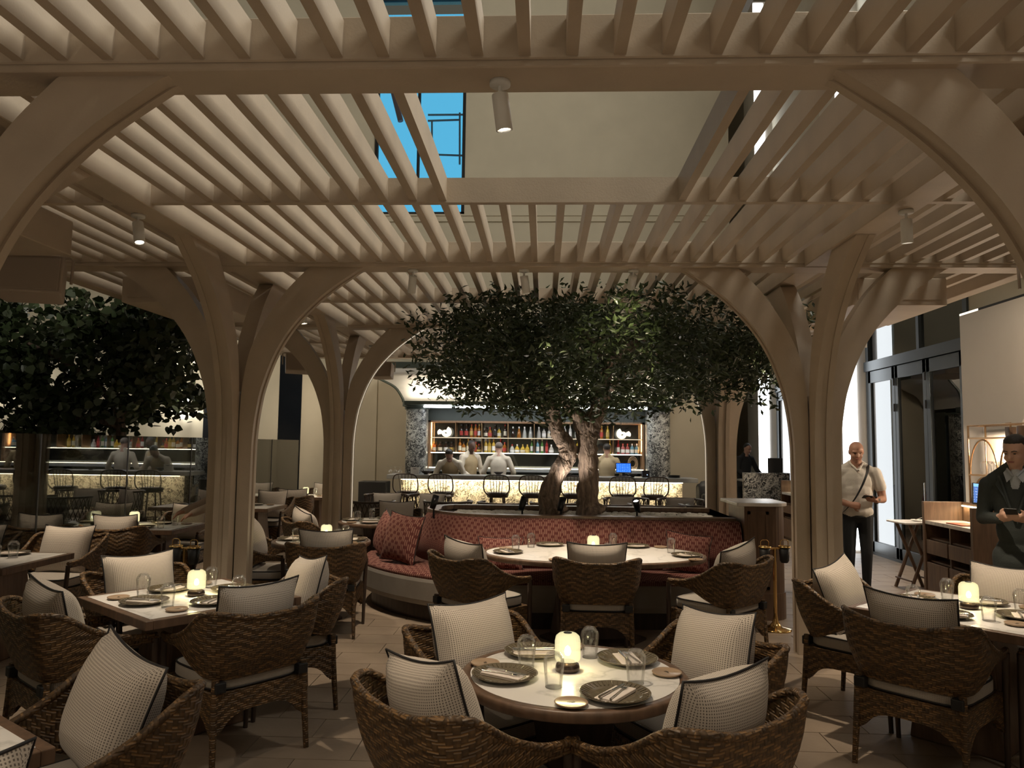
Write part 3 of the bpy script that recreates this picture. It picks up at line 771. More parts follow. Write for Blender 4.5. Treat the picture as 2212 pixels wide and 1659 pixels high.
# T9 right square table
T9 = (2.55, 4.77); R9 = math.radians(43)
square_table('square_table', 'square marble table set at an angle beside the right column', *T9, 1.0, R9)
for ang, d, who, kw in ((R9+PI, .60, 'near left', {}), (R9+PI/2, .62, 'far left', dict(roll=8)), (R9, .58, 'far right', {}), (R9-PI/2, .62, 'near right', {})):
    u = V2(ang); chair(T9[0]+u[0]*d, T9[1]+u[1]*d, -u[0], -u[1], f'at the {who} side of the right-hand table', **kw)
for ang, who in ((R9+PI, 'near left'), (R9+PI/2, 'far left'), (R9, 'far right'), (R9-PI/2, 'near right')):
    setting(*T9, ang, .29, who, 'right-hand table', nrot=.4, gl_off=(.06, .19), sa_off=(-.04, -.24))
lamp(T9[0]+.03, T9[1]+.03, .75, 'in the middle of the right-hand table', 2.4)
# T10, T11 further back by the glass
square_table('square_table', 'small square table by the glass beyond the left column', -4.38, 11.3, .84, 0)
chair(-4.35, 11.95, 0, -1, 'facing the camera beyond the left column'); chair(-4.25, 12.9, -.2, 1, 'in orange light by the second column')
setting(-4.38, 11.3, PI/2, .22, 'far', 'small table beyond the left column', cut=False)
square_table('square_table', 'far square table by the glass near the bar', -4.2, 13.75, .84, 0)
lamp(-4.3, 13.7, .75, 'on the far table near the bar', 1.6); setting(-4.2, 13.75, 0, .2, 'right', 'far square table', cut=False)
chair(-4.2, 14.45, 0, -1, 'facing the camera at the far table near the bar')
# ================================================================ banquette, planter, trees
FP = crom([(2.0, 7.24, 0), (1.2, 7.20, 0), (.2, 7.13, 0), (-.55, 7.11, 0), (-1.1, 7.32, 0), (-1.6, 7.72, 0), (-1.95, 8.25, 0), (-2.02, 8.85, 0)], 6)
BP = crom([(2.0, 7.76, 0), (1.2, 7.76, 0), (.2, 7.74, 0), (-.55, 7.76, 0), (-.98, 7.92, 0), (-1.27, 8.2, 0), (-1.42, 8.55, 0), (-1.47, 8.9, 0)], 6)
bq = thing('banquette', 'long curved banquette in red ikat fabric with a grey skirt', 'banquette')
def sweep(name, prof, mat, i0=0, i1=None, parent=bq, smooth=True):
    """prof: closed list of (t, z); t = 0 at the front path, 1 at the back path (metres beyond as (t,dz,off))"""
    i1 = len(FP)-1 if i1 is None else i1; mb = MB(); k = len(prof); vs = []; us = []
    for i in range(i0, i1+1):
        d = (BP[i]-FP[i]); L = d.length; d = d/L
        for t, z, *off in prof:
            p = FP[i]+d*(L*t+(off[0] if off else 0)); vs.append((p.x, p.y, z))
    n = i1-i0
    fs = [(i*k+j, i*k+(j+1) % k, (i+1)*k+(j+1) % k, (i+1)*k+j) for i in range(n) for j in range(k)]
    mb.add(vs, fs, smooth); mb.add(vs[:k], [tuple(range(k))[::-1]]); mb.add(vs[-k:], [tuple(range(k))])
    me = mb.mesh(name, mat)
    S = [0]
    for a, b in zip(BP, BP[1:]): S.append(S[-1]+(b-a).length)
    P = [0]
    for a, b in zip(prof, prof[1:]): P.append(P[-1]+math.hypot((b[0]-a[0])*.55+((b[2] if len(b) > 2 else 0)-(a[2] if len(a) > 2 else 0)), b[1]-a[1]))
    uv = me.uv_layers[0].data
    for poly in me.polygons:
        if len(poly.vertices) != 4: continue
        for li, vi in zip(poly.loop_indices, poly.vertices):
            if vi < (n+1)*k: uv[li].uv = (S[i0+vi//k], P[vi % k])
    return mk(name, me, parent)
sweep('plinth', [(0, 0, .12), (1, 0), (1, .17), (0, .17, .12)], MT['darkwood'], smooth=False)
sweep('seat_skirt', [(0, .17, .02), (1, .17), (1, .42), (0, .42, .0), (0, .39, -.008), (0, .22, -.004)], MT['greyfabric'], smooth=False)
sweep('seat_cushion', [(0, .421, .004), (1, .421), (1, .475), (.5, .485), (0, .468, .03), (0, .45, .0)], MT['ikat'])
NSEG = len(FP)-1; cuts = [0, 10, 19, 26, 34, NSEG]
for a, b in zip(cuts, cuts[1:]):
    sweep('back_cushion', [(1, .476, .0), (1, .476, .17), (1, .945, .26), (1, .955, .20), (1, .94, .14), (1, .885, .10), (1, .70, .03)], MT['ikat'], a, b)
# planter behind the backrest
pln = thing('tree_planter', 'walnut planter box with a ledge rim behind the banquette', 'planter')
def outline(k):
    pts = [(1.98, 8.02-k), (.2, 8.0-k), (-.5, 8.02-k), (-.88, 8.13-k*.8), (-1.14, 8.37-k*.5), (-1.25+(-k), 8.62), (-1.28-k, 9.0), (-1.15-k*.7, 9.25+k*.7), (-.8, 9.32+k), (1.6, 9.32+k), (1.98, 9.32+k)]
    return [(p.x, p.y) for p in crom([(x, y, 0) for x, y in pts], 4)]
def ring(o_, i_, z0, z1):
    n = len(o_); mb = MB(); vs = [(*p, z0) for p in o_]+[(*p, z1) for p in o_]+[(*p, z1) for p in i_]+[(*p, z0) for p in i_]
    fs = [(q*n+j, q*n+(j+1) % n, ((q+1) % 4)*n+(j+1) % n, ((q+1) % 4)*n+j) for q in range(4) for j in range(n)]
    return mb.add(vs, fs)
ring(outline(0), outline(-.06), 0, .935).obj('planter_wall', MT['wood'], pln)
ring(outline(.05), outline(-.10), .935, .98).obj('rim', MT['wood'], pln)
MB().prism(outline(-.065), .80, .915).obj('soil', MT['soil'], pln)
rnd = random.Random(3)
pebs = [MB().lathe([(0, -.6), (.6, -.5), (1, 0), (.75, .5), (0, .7)], 7).mesh('pebble', MT['stone']) for _ in range(1)]
pb = MB()
for k in range(1500):
    x, y = rnd.uniform(-1.0, 1.9), rnd.uniform(8.15, 9.15); s_ = rnd.uniform(.018, .04)
    X = Matrix.Translation((x, y, .92)) @ Matrix.Rotation(rnd.uniform(0, 6), 4, 'Z') @ Matrix.Diagonal((s_*1.3, s_, s_*.7, 1))
    pb.lathe([(0, -.6), (.8, -.3), (1, .1), (.6, .6), (0, .7)], 6, X=X)
o = pb.obj('pebbles', MT['stone'], pln); o['kind'] = 'stuff'
# red cushions
rp = thing('banquette_cushion', 'x', 'cushion', group='red ikat cushions on the banquette')
MB().pillow(.46, .46, .18, 12).obj('cover', MT['ikat'], rp)
mb = MB(); mb.tube(mb.edge_loop(.46, .46, 8), .005, 5, closed=True); mb.obj('piping', MT['piping'], rp)
RP = Proto(rp)
for x, y, z, a, r_, s_, lab in ((-1.74, 8.40, .70, -60, 14, 1.0, 'red ikat cushion at the curved end, further from the camera'), (-1.46, 7.93, .72, -36, 4, 1.12, 'large red ikat cushion leaning on the curved end of the banquette'),
                        (-.42, 7.64, .62, 0, 0, (1.0, .8, .72), 'flat red ikat cushion behind the left of the oval table'), (.35, 7.62, .60, 0, 0, (.9, .8, .62), 'low red ikat cushion behind the lamp of the oval table'), (1.42, 7.62, .66, 3, 8, (1.0, .8, .85), 'red ikat cushion behind the right end of the oval table')):
    M_ = Matrix.Rotation(math.radians(a), 4, 'Z') @ Matrix.Rotation(math.radians(-14), 4, 'X') @ Matrix.Rotation(math.radians(r_), 4, 'Y')
    RP.put((x, y, z+.01), 0, lab, rot=M_.to_euler(), scale=s_)
# ---------------------------------------------------------------- trees
def leafcloud(name, mat, parent, clumps, per, rad, size, rnd, keep=None, shape='olive'):
    vs, fs = [], []
    for c, cr in clumps:
        for _ in range(per):
            d = Vector((rnd.gauss(0, 1), rnd.gauss(0, 1), rnd.gauss(0, 1))); d.normalize()
            p = c+d*cr*rnd.random()**.45
            if keep and not keep(p): continue
            L = size*rnd.uniform(.7, 1.25)
            a = Vector((rnd.gauss(0, 1), rnd.gauss(0, 1), rnd.gauss(0, .7)+(-.25 if shape == 'ivy' else .15))).normalized()
            b = a.cross(Vector((rnd.gauss(0, 1), rnd.gauss(0, 1), rnd.gauss(0, 1)))).normalized(); n = a.cross(b)
            o = len(vs)
            if shape == 'olive':
                w_ = L*.2
                vs += [p, p+a*L*.55+b*w_+n*w_*.4, p+a*L, p+a*L*.55-b*w_+n*w_*.4]; fs += [(o, o+1, o+2), (o, o+2, o+3)]
            else:
                w_ = L*.5
                vs += [p, p+a*L*.12+b*w_*.8, p+a*L*.5+b*w_*.85, p+a*L, p+a*L*.5-b*w_*.85, p+a*L*.12-b*w_*.8]; fs += [(o, o+1, o+2, o+3), (o, o+3, o+4, o+5)]
    mb = MB(); mb.add(vs, fs); ob = mb.obj(name, mat, parent); ob['kind'] = 'stuff'; return ob
def gnarl(path, radii, rnd, n=12):
    P = crom(path, 5); R_ = []
    k = len(P)-1
    for i in range(k+1):
        t = i/k*(len(radii)-1); a = int(min(t, len(radii)-2)); R_.append(lerp(radii[a], radii[a+1], t-a)*rnd.uniform(.93, 1.1))
    mb = MB(); mb.tube(P, R_, n)
    mb.v = [tuple(Vector(v)+Vector((rnd.uniform(-1, 1), rnd.uniform(-1, 1), rnd.uniform(-1, 1)))*.016) for v in mb.v]
    return mb
rnd = random.Random(11)
tr = thing('evergreen_tree', 'spreading dark evergreen tree with two gnarled trunks in the planter', 'tree', (0, 0, 0))
YT = 8.5
def tp(px, py, dy=0): return tuple(aty(px, py, YT+dy))
gnarl([tp(1198, 1112), tp(1187, 1075), tp(1195, 1040), tp(1222, 995), tp(1226, 965), tp(1205, 935), tp(1196, 900), tp(1185, 860), tp(1150, 800, .1)], [.17, .115, .10, .095, .10, .085, .08, .07, .045], rnd).obj('trunk', MT['bark'], tr)
t2 = gnarl([tp(1278, 1112, .1), tp(1270, 1085, .1), tp(1271, 1020, .1), tp(1268, 960, .1), tp(1272, 925, .1), tp(1290, 890, .1), tp(1305, 840, .1), tp(1310, 780, .15)], [.19, .13, .112, .11, .125, .10, .08, .055], rnd).obj('trunk', MT['bark'], tr)
for path, rr in ((([tp(1268, 945, .1), tp(1250, 905, .05), tp(1222, 870, 0), tp(1190, 830, -.2)]), [.11, .09, .06, .03]), ([tp(1300, 850, .1), tp(1330, 830, 0), tp(1380, 800, -.1), tp(1440, 775, -.2)], [.06, .045, .035, .02]),
                 ([tp(1196, 890), tp(1150, 850, .2), tp(1080, 800, .3), tp(1000, 770, .2)], [.07, .055, .04, .02]), ([tp(1306, 800, .1), tp(1290, 750, .3), tp(1240, 690, .2)], [.06, .05, .025]),
                 ([tp(1308, 790, .1), tp(1380, 740, .3), tp(1480, 700, .1)], [.06, .045, .02]), ([tp(1440, 780, -.1), tp(1530, 770, .1), tp(1600, 740, .2)], [.03, .025, .012])):
    gnarl(path, rr, rnd, 8).obj('branch', MT['bark'], tr)
C0 = Vector((.66, 8.6, 2.76)); RA = Vector((2.12, 1.75, .82))
def keepT(p): return p.z < 3.22 or (8.45 < p.y < 9.9 and -.6 < p.x < .8 and p.z < 3.6)
cl = []
while len(cl) < 500:
    q = Vector((rnd.uniform(-1, 1), rnd.uniform(-1, 1), rnd.uniform(-1, 1)))
    if abs(q.x)**2.4+abs(q.y)**2.4+abs(q.z)**2.4 > 1 or q.length < .3: continue
    p = Vector((C0.x+q.x*RA.x, C0.y+q.y*RA.y, C0.z+q.z*RA.z*(1.0 if q.z > 0 else .80+.25*(1-abs(q.x)))))
    if p.z < 2.05+.12*abs(p.x-.3): continue
    cl.append((p, rnd.uniform(.16, .30)))
leafcloud('foliage', MT['leaf'], tr, cl, 52, .2, .088, rnd, keepT)
# outdoor tree beyond the glass
rnd = random.Random(5)
t2 = thing('ivy_tree', 'broad dark leafy tree growing beyond the glass screen', 'tree')
def ot(px, py, Y=9.6): return tuple(aty(px, py, Y))
gnarl([(*ot(262, 1150)[:2], -.15), ot(263, 1080), ot(258, 1000), ot(262, 930), ot(250, 850)], [.08, .07, .065, .06, .05], rnd, 10).obj('trunk', MT['bark'], t2)
for path in ([ot(258, 900), ot(330, 820, 9.9), ot(400, 760, 10)], [ot(255, 880), ot(170, 800, 9.4), ot(60, 740, 9.0)], [ot(250, 860), ot(240, 760), ot(230, 690)], [ot(255, 920), ot(150, 900, 9.2), ot(80, 960, 9.0)]):
    gnarl(path, [.045, .035, .015], rnd, 7).obj('branch', MT['bark'], t2)
cl = []
def addc(px0, px1, py0, py1, n, Y0=8.6, Y1=11.0):
    for _ in range(n):
        p = aty(rnd.uniform(px0, px1), rnd.uniform(py0, py1), rnd.uniform(Y0, Y1))
        if p.z > 3.3 and p.x > -5.0: continue
        cl.append((p, rnd.uniform(.2, .38)))
addc(-220, 300, 640, 900, 130); addc(250, 430, 700, 890, 48); addc(20, 110, 900, 1010, 16, 8.8, 9.4); addc(110, 250, 880, 960, 16); addc(-300, 40, 600, 860, 40); addc(150, 420, 650, 720, 26)
def keepO(p): return (p.x < XG-.1 or p.z > 1.85) and not (p.z > 3.1 and p.x > -4.8)
leafcloud('foliage', MT['ivy'], t2, cl, 44, .3, .105, rnd, keepO, 'ivy')
rnd = random.Random(8)
for k, (px, py, Y, n) in enumerate(((30, 1110, 8.2, 9), (110, 1105, 8.8, 9), (190, 1110, 9.6, 9), (310, 1095, 10.5, 7), (380, 1090, 11.3, 7))):
    p = aty(px, py, Y); p.x = min(p.x, XG-.35)
    sh = thing('low_shrub', f'low dark shrub outside the glass screen, number {("one", "two", "three", "four", "five")[k]} from the left edge', 'shrub', (0, 0, 0), group='low shrubs outside the glass')
    leafcloud('foliage', MT['ivy'], sh, [(Vector((p.x+rnd.uniform(-.3, .3), p.y+rnd.uniform(-.5, .5), rnd.uniform(.1, .75))), .28) for _ in range(n)], 42, .3, .07, rnd, lambda q: q.x < XG-.05, 'olive')
    MB().tube([(p.x, p.y, -.13), (p.x, p.y, .5)], .015, 5).obj('stem', MT['bark'], sh)
gr = thing('grass_clump', 'clump of dry ornamental grass by the chair near the glass', 'grass', (-4.66, 7.45, 0))
mb = MB()
for _ in range(90):
    a = rnd.uniform(0, 2*PI); l = rnd.uniform(.25, .6); r_ = rnd.uniform(.05, .15)
    mb.tube([(0, 0, 0), (math.cos(a)*r_*.4, math.sin(a)*r_*.4, l*.6), (math.cos(a)*r_, math.sin(a)*r_, l)], [.004, .003, .001], 3)
o = mb.obj('blades', MT['grassy'], gr); o['kind'] = 'stuff'
MB().lathe([(.10, 0), (.13, .18), (.12, .18), (.115, .15), (0, .15)], 16).obj('pot', MT['blackmetal'], gr)
struct('wall_garden', MB().box(-7.6, -6.2, 10.6, 11.0, -.13, .75).box(-7.0, -6.2, 10.3, 10.6, -.13, .42), MT['wallwhite'])
# planter spots
gs = thing('planter_spot', 'x', 'spotlight', group='bullet spotlights in the planter')
MB().tube([(0, 0, -.06), (0, 0, .05)], .010, 8).obj('stake', MT['blackmetal'], gs)
b_ = MB().lathe([(0, -.06), (.030, -.06), (.036, .02), (.038, .085), (.033, .085), (.030, .06), (0, .06)], 16).obj('barrel', MT['blackmetal'], gs, (0, 0, .10))
MB().lathe([(0, .062), (.03, .062)], 14).obj('lens', emit('planter_lens', (1, .95, .86), 12), b_)
GS = Proto(gs)
for px, py, Y, tgt, e, lab in ((937, 1103, 8.25, tp(1050, 760, .4), 16, 'black bullet spotlight at the curved end of the planter'), (1128, 1110, 8.2, tp(1190, 900, .1), 10, 'black bullet spotlight just before the leaning trunk'),
                       (1212, 1112, 8.2, tp(1262, 930, .2), 10, 'black bullet spotlight between the two trunks'), (1376, 1112, 8.22, (.55, 7.2, 2.6), 14, 'lit bullet spotlight in the planter facing the camera')):
    p = aty(px, py, Y); p.z = .97
    o = GS.put(p, 0, lab); d = (Vector(tgt)-p).normalized()
    for ch in o.children:
        if ch.name.startswith('barrel'): ch.rotation_euler = d.to_track_quat('Z', 'Y').to_euler()
    q = Vector((0, 0, .10))+d*.1
    light('planter_beam', 'SPOT', q, e, (1, .90, .78), .02, parent=o, spot=70, blend=.6, target=q+d)
# counter cabinet at the banquette end
cb = thing('end_cabinet', 'walnut cabinet with a rounded corner and marble top beside the banquette', 'cabinet', (0, 0, 0))
def rc(x0, x1, y0, y1, r_, n=8):
    pts = [(x0, y0)]
    for i in range(n+1): a = -PI/2+PI/2*i/n; pts.append((x1-r_+math.cos(a)*r_, y0+r_+math.sin(a)*r_))
    return pts+[(x1, y1), (x0, y1)]
CX0, CX1, CY0, CY1 = 2.02, 2.46, 7.80, 8.45
MB().prism(rc(CX0, CX1, CY0, CY1, .2), .12, 1.12).obj('carcass', MT['wood'], cb)
MB().prism(rc(CX0-.0, CX1+.012, CY0-.012, CY1, .21), 0, .12).prism(rc(CX0, CX1+.012, CY0-.012, CY1, .21), .12, .26).obj('plinth', MT['wood'], cb)
MB().prism(rc(CX0-.08, CX1+.03, CY0-.03, CY1+.05, .22), 1.12, 1.155).obj('marble_top', MT['marble'], cb, bevel=.006)
for z0, z1 in ((.30, .33), (1.04, 1.07)): MB().box(CX0+.03, CX1-.20, CY0-.008, CY0, z0, z1).obj('moulding', MT['wood'], cb)
for x in (CX0+.03, CX1-.23): MB().box(x, x+.03, CY0-.008, CY0, .30, 1.07).obj('moulding', MT['wood'], cb)
# brass stands with black pouches
bs = thing('brass_stand', 'x', 'stand', group='brass stands with black pouches')
MB().lathe([(.145, 0), (.145, .010), (.135, .016), (.06, .03), (.03, .07), (.018, .13), (.016, .16)], 32).obj('base', MT['brass'], bs)
MB().tube([(0, 0, .14), (0, 0, .76)], .0165, 12).obj('pole', MT['brass'], bs)
MB().tube([(-.10, 0, .755), (.10, 0, .755)], .011, 8).obj('crossbar', MT['brass'], bs)
for s_ in (-1, 1):
    rg = MB().lathe([(.060, .765), (.060, .778), (.054, .778), (.054, .765)], 24, c=(s_*.10, 0, 0)).obj('ring', MT['brass'], bs)
    MB().tube([(s_*.10-.04, 0, .775), (s_*.10-.04, 0, .82), (s_*.10-.025, 0, .835), (s_*.10+.025, 0, .835), (s_*.10+.04, 0, .82), (s_*.10+.04, 0, .775)], .004, 6).obj('handle', MT['brass'], bs)
    MB().lathe([(.03, .62), (.042, .64), (.053, .77), (.050, .77), (.04, .65), (0, .64)], 20, c=(s_*.10, 0, 0)).obj('pouch', MT['black'], bs)
BS = Proto(bs)
BS.put((2.20, 7.42, 0), .2, 'brass stand with two black pouches before the end cabinet')
BS.put((-3.18, 6.72, 0), -.3, 'brass stand with black pouches behind the angled square table')
# hung loudspeakers
ls = thing('loudspeaker', 'x', 'speaker', group='taupe loudspeakers hung from the pergola')
MB().prism([(-.26, -.16), (.26, -.16), (.20, .14), (-.20, .14)], -.15, .15).obj('cabinet', MT['speaker'], ls, bevel=.012)
MB().box(-.24, .24, -.175, -.161, -.13, .13).obj('grille', MT['grille'], ls, bevel=.008)
MB().tube([(-.275, 0, -.02), (-.275, 0, .17), (-.25, 0, .19), (.25, 0, .19), (.275, 0, .17), (.275, 0, -.02)], .011, 6).obj('bracket', MT['speaker'], ls)
MB().box(-.05, .05, -.05, .05, .185, .24).obj('mount', MT['speaker'], ls)
LS = Proto(ls)
def speaker(p, rz, lab, tilt=-12, s_=1.0): LS.put(p, 0, lab, rot=(math.radians(-tilt), 0, rz), scale=s_)
speaker((-3.95, 5.6, 2.93), .30, 'taupe loudspeaker hung at the left edge above the dark tree', 8)
speaker((3.86, 5.75, 2.95), -.35, 'taupe loudspeaker hung at the right edge above the white wall', 8)
speaker((-3.62, 11.0, 2.86), .55, 'small taupe loudspeaker by the left of the second column', 8, .85)
speaker((-2.85, 13.2, 2.98), -.2, 'taupe loudspeaker beside the bar hood', 8, .85)

for k, (px, py, sd) in enumerate(((352, 800, 1.0), (20, 855, .9), (392, 905, .8))):
    p = aty(px, py, 16.8); t = thing('wall_lantern', ['bright white lantern glimpsed through the ivy tree', 'bright white lantern behind the tree at the left edge', 'white lantern low behind the right side of the ivy tree'][k], 'lantern', (p.x, YB-.16, p.z), group='lanterns on the wall behind the tree')
    MB().lathe([(.06, 0), (.11, .03), (.11, .5), (.06, .53)], 14).obj('glass_body', emit('lantern_glow_%d' % k, (1, .97, .88), 5), t)
    MB().lathe([(.12, .5), (.12, .54), (.03, .6), (0, .6)], 14).obj('cap', MT['blackmetal'], t); MB().box(-.03, .03, 0, .16, .2, .3).obj('bracket', MT['blackmetal'], t)
    light('lantern_light', 'POINT', (0, -.2, .27), 22*sd, (1, .95, .82), .1, parent=t)
# ================================================================ the bar
bar = thing('bar_counter', 'long bar counter with grey stone top and glowing cream terrazzo front', 'bar', (0, 0, 0))
MB().box(-2.95, 2.86, 14.28, 14.95, 1.05, 1.13).obj('stone_top', MT['greystone'], bar, bevel=.006)
MB().box(-2.72, 2.62, 14.58, 14.92, 0, 1.05).obj('terrazzo_front', MT['terrwarm'], bar)
MB().box(-2.70, 2.60, 14.40, 14.43, 1.035, 1.05).obj('under_counter_led', MT['led_warm'], bar)
light('bar_front_glow', 'AREA', (-.05, 14.40, 1.03), 38, (1, .84, .55), 5.2, size_y=.05, target=(-.05, 14.62, .72), parent=bar)
MB().box(-2.75, 2.65, 14.96, 15.14, .80, .85).box(-2.7, 2.6, 14.95, 15.12, 0, .8).obj('work_surface', MT['steel'], bar)
# back bar with shelves
bb = thing('back_bar', 'dark green back bar with glowing wood-framed bottle shelves', 'back bar')
YS = 16.25; SX0, SX1 = -2.46, 2.12; ZF = 2.215
MB().box(-2.85, SX0, YS-.1, YS+.3, 0, 2.5).box(SX1, 2.5, YS-.1, YS+.3, 0, 2.5).box(SX0, SX1, YS-.1, YS+.3, ZF, 2.5).box(SX0, SX1, YS+.27, YS+.3, 0, ZF).obj('surround', MT['green'], bb)
MB().box(SX0, SX0+.05, YS-.12, YS+.27, .9, ZF).box(SX1-.05, SX1, YS-.12, YS+.27, .9, ZF).box(SX0, SX1, YS-.12, YS+.27, ZF-.035, ZF).obj('wood_frame', MT['woodlight'], bb)
MB().box(SX0+.05, SX1-.05, YS+.24, YS+.265, .9, ZF-.035).obj('mirror_back', pbr('smoked_mirror', (.10, .11, .11), .08, .9), bb)
Z1, Z2 = 1.545, 1.865
for z in (Z1, Z2):
    s_ = MB().box(SX0+.05, SX1-.05, YS-.08, YS+.24, z-.018, z).obj('shelf', MT['woodlight'] if z == Z2 else MT['white'], bb)
    MB().box(SX0+.06, SX1-.06, YS-.095, YS-.081, z-.018, z-.002).obj('shelf_led', emit('shelf_led_%d' % (z*100), (1, .88, .64), 5 if z == Z1 else .6), s_)
    light('shelf_glow', 'AREA', (-.17, YS+.20, z+.01), 9 if z == Z1 else 6, (1, .85, .6), 4.3, size_y=.03, parent=s_, rot=(PI, 0, 0))
for i in range(9):
    x = SX0+.015+(SX1-SX0-.1)*i/8
    if 0 < i < 8: MB().box(x-.006, x+.006, YS-.08, YS+.24, Z1, ZF-.035).obj('upright', MT['bronze'], bb)
MB().box(SX0, SX1, YS-.35, YS+.24, 1.15, 1.20).obj('back_counter', MT['greystone'], bb)
MB().box(SX0+.05, SX1-.05, YS-.30, YS-.28, 1.22, 1.235).obj('counter_led', emit('counter_led', (1, .86, .6), 6), bb)
light('side_glow', 'AREA', (SX0+.07, YS+.05, 1.9), 4, (1, .65, .3), .05, size_y=.6, parent=bb, target=(SX0, YS+.05, 1.9)); light('side_glow', 'AREA', (SX1-.07, YS+.05, 1.9), 4, (1, .65, .3), .05, size_y=.6, parent=bb, target=(SX1, YS+.05, 1.9))
for x0, x1, lab in ((-2.86, -2.42, 'grey terrazzo pillar at the left end of the back bar'), (2.10, 2.58, 'grey terrazzo pillar at the right end of the back bar')):
    t = thing('terrazzo_pillar', lab, 'pillar', ((x0+x1)/2, 15.75, 0), group='terrazzo pillars of the bar')
    a = (x1-x0)/2
    MB().prism([(p[0], p[1]) for p in sup(2*a, .42, 32, 4)], 0, 2.43).obj('shaft', MT['terr'], t)
    MB().prism([(p[0], p[1]) for p in sup(2*a+.06, .48, 32, 4)], 2.43, 2.47).obj('capital', MT['green'], t)
# flared hood above the bar
hd = thing('bar_hood', 'flared white hood with dark green trim above the bar', 'hood')
prof = crom([(0, 2.56, 0), (.03, 2.66, 0), (.16, 2.86, 0), (.42, 3.0, 0), (.55, 3.08, 0), (.58, 3.2, 0)], 4)
def ringp(k): return [(-2.85-k, 15.35-k), (2.55+k, 15.35-k), (2.55+k, 16.9), (-2.85-k, 16.9)]
mb = MB(); vs = []
for p in prof: vs += [(x, y, p.y) for x, y in ringp(p.x)]
for i in range(len(prof)-1):
    for j in (0, 1, 3): mb.add([], [])
fs = [(i*4+j, i*4+(j+1) % 4, (i+1)*4+(j+1) % 4, (i+1)*4+j) for i in range(len(prof)-1) for j in (0, 1, 3)]
mb.add(vs, fs, False); mb.obj('flare', MT['white'], hd)
n = len(prof)-1
MB().box(-3.44, 3.14, 14.76, 16.9, 3.2, 3.32).obj('top_slab', MT['green'], hd)
MB().box(-2.87, 2.57, 15.30, 15.60, 2.47, 2.57).obj('fascia', MT['green'], hd)
for X, sg in ((-2.85, -1), (2.55, 1)):
    MB().tube([(X+sg*(p.x+.012), 15.35-p.x-.012, p.y) for p in prof], .028, 6).obj('corner_trim', MT['green'], hd)
MB().box(-2.80, 2.50, 15.10, 15.30, 2.50, 2.53).box(-2.8, 2.5, 15.08, 15.1, 2.50, 2.57).obj('light_trough', MT['green'], hd)
MB().box(-2.75, 2.45, 15.14, 15.20, 2.531, 2.54).obj('cove_led', MT['led_cove'], hd)
light('hood_glow', 'AREA', (-.15, 15.16, 2.55), 22, (1, .86, .64), 5.2, size_y=.06, parent=hd, target=(-.15, 15.0, 3.0))
xs = [(-2.42, -1.86), (-1.78, -.5), (-.42, .1), (.2, 1.3), (1.4, 2.05)]
for a, b in xs: MB().tube([(a, 15.2, 2.465), (b, 15.2, 2.465)], .022, 8).obj('light_tube', MT['led_tube'], hd)
light('tube_glow', 'AREA', (-.18, 15.2, 2.43), 20, (.95, .98, 1), 4.4, size_y=.05, parent=hd, rot=(0, 0, 0))
# ---------------------------------------------------------------- bottles
gcol = {'amber': (.55, .20, .03), 'dark': (.05, .025, .015), 'clear': (.75, .78, .74), 'green': (.10, .30, .06), 'yellow': (.70, .48, .06), 'red': (.45, .03, .04), 'blue': (.20, .45, .60), 'white': (.75, .74, .70), 'rose': (.60, .16, .16)}
def bottle_mat(k):
    m, t, b = new('bottle_'+k); b.inputs['Base Color'].default_value = (*gcol[k], 1); b.inputs['Roughness'].default_value = .12
    b.inputs['Emission Color'].default_value = (*gcol[k], 1); b.inputs['Emission Strength'].default_value = 0; b.inputs['Transmission Weight'].default_value = .35; return m
shapes = {'tall': [(.036, 0), (.038, .01), (.038, .19), (.030, .215), (.014, .24), (.013, .30)], 'square': [(.042, 0), (.044, .01), (.044, .14), (.036, .165), (.015, .185), (.014, .235)],
          'bell': [(.045, 0), (.048, .02), (.040, .12), (.022, .19), (.015, .21), (.015, .25)], 'round': [(.044, 0), (.055, .03), (.055, .09), (.03, .14), (.013, .16), (.013, .19)], 'slim': [(.030, 0), (.032, .01), (.031, .20), (.014, .25), (.012, .315)]}
labc = {k: pbr('label_'+k, c, .6) for k, c in {'cream': (.75, .68, .52), 'red': (.5, .06, .05), 'white': (.8, .8, .78), 'gold': (.6, .42, .12), 'black': (.03, .03, .03)}.items()}
bm_cache = {}
def bottle(x, z, shape, col, lab, capc, where, s_=1.0):
    pr = shapes[shape]; key = (shape, col, lab, capc)
    if key not in bm_cache:
        mname = 'bottle_'+col; m = bpy.data.materials.get(mname) or bottle_mat(col)
        body = MB().lathe(pr+[(.0001, pr[-1][1])], 12).mesh('bottle', m)
        r0 = pr[2][0]+.0015; lz = pr[2][1]
        lb = MB().lathe([(r0, lz*.25), (r0, lz*.80)], 12).mesh('paper_label', labc[lab]); cp = MB().lathe([(.0165, pr[-1][1]-.03), (.0165, pr[-1][1]+.012), (0, pr[-1][1]+.012)], 10).mesh('cap', labc[capc])
        bm_cache[key] = (body, lb, cp)
    body, lb, cp = bm_cache[key]
    o = mk('bottle', body, None, (x, YS+.04, z+.0005)); o.scale = (s_, s_, s_)
    tag(o, f'{ {"tall": "tall", "square": "square-shouldered", "bell": "bell-shaped", "round": "squat round", "slim": "slim"}[shape]} {col} bottle {where}', 'bottle', 'bottles on the bar shelves')
    mk('paper_label', lb, o); mk('cap', cp, o)
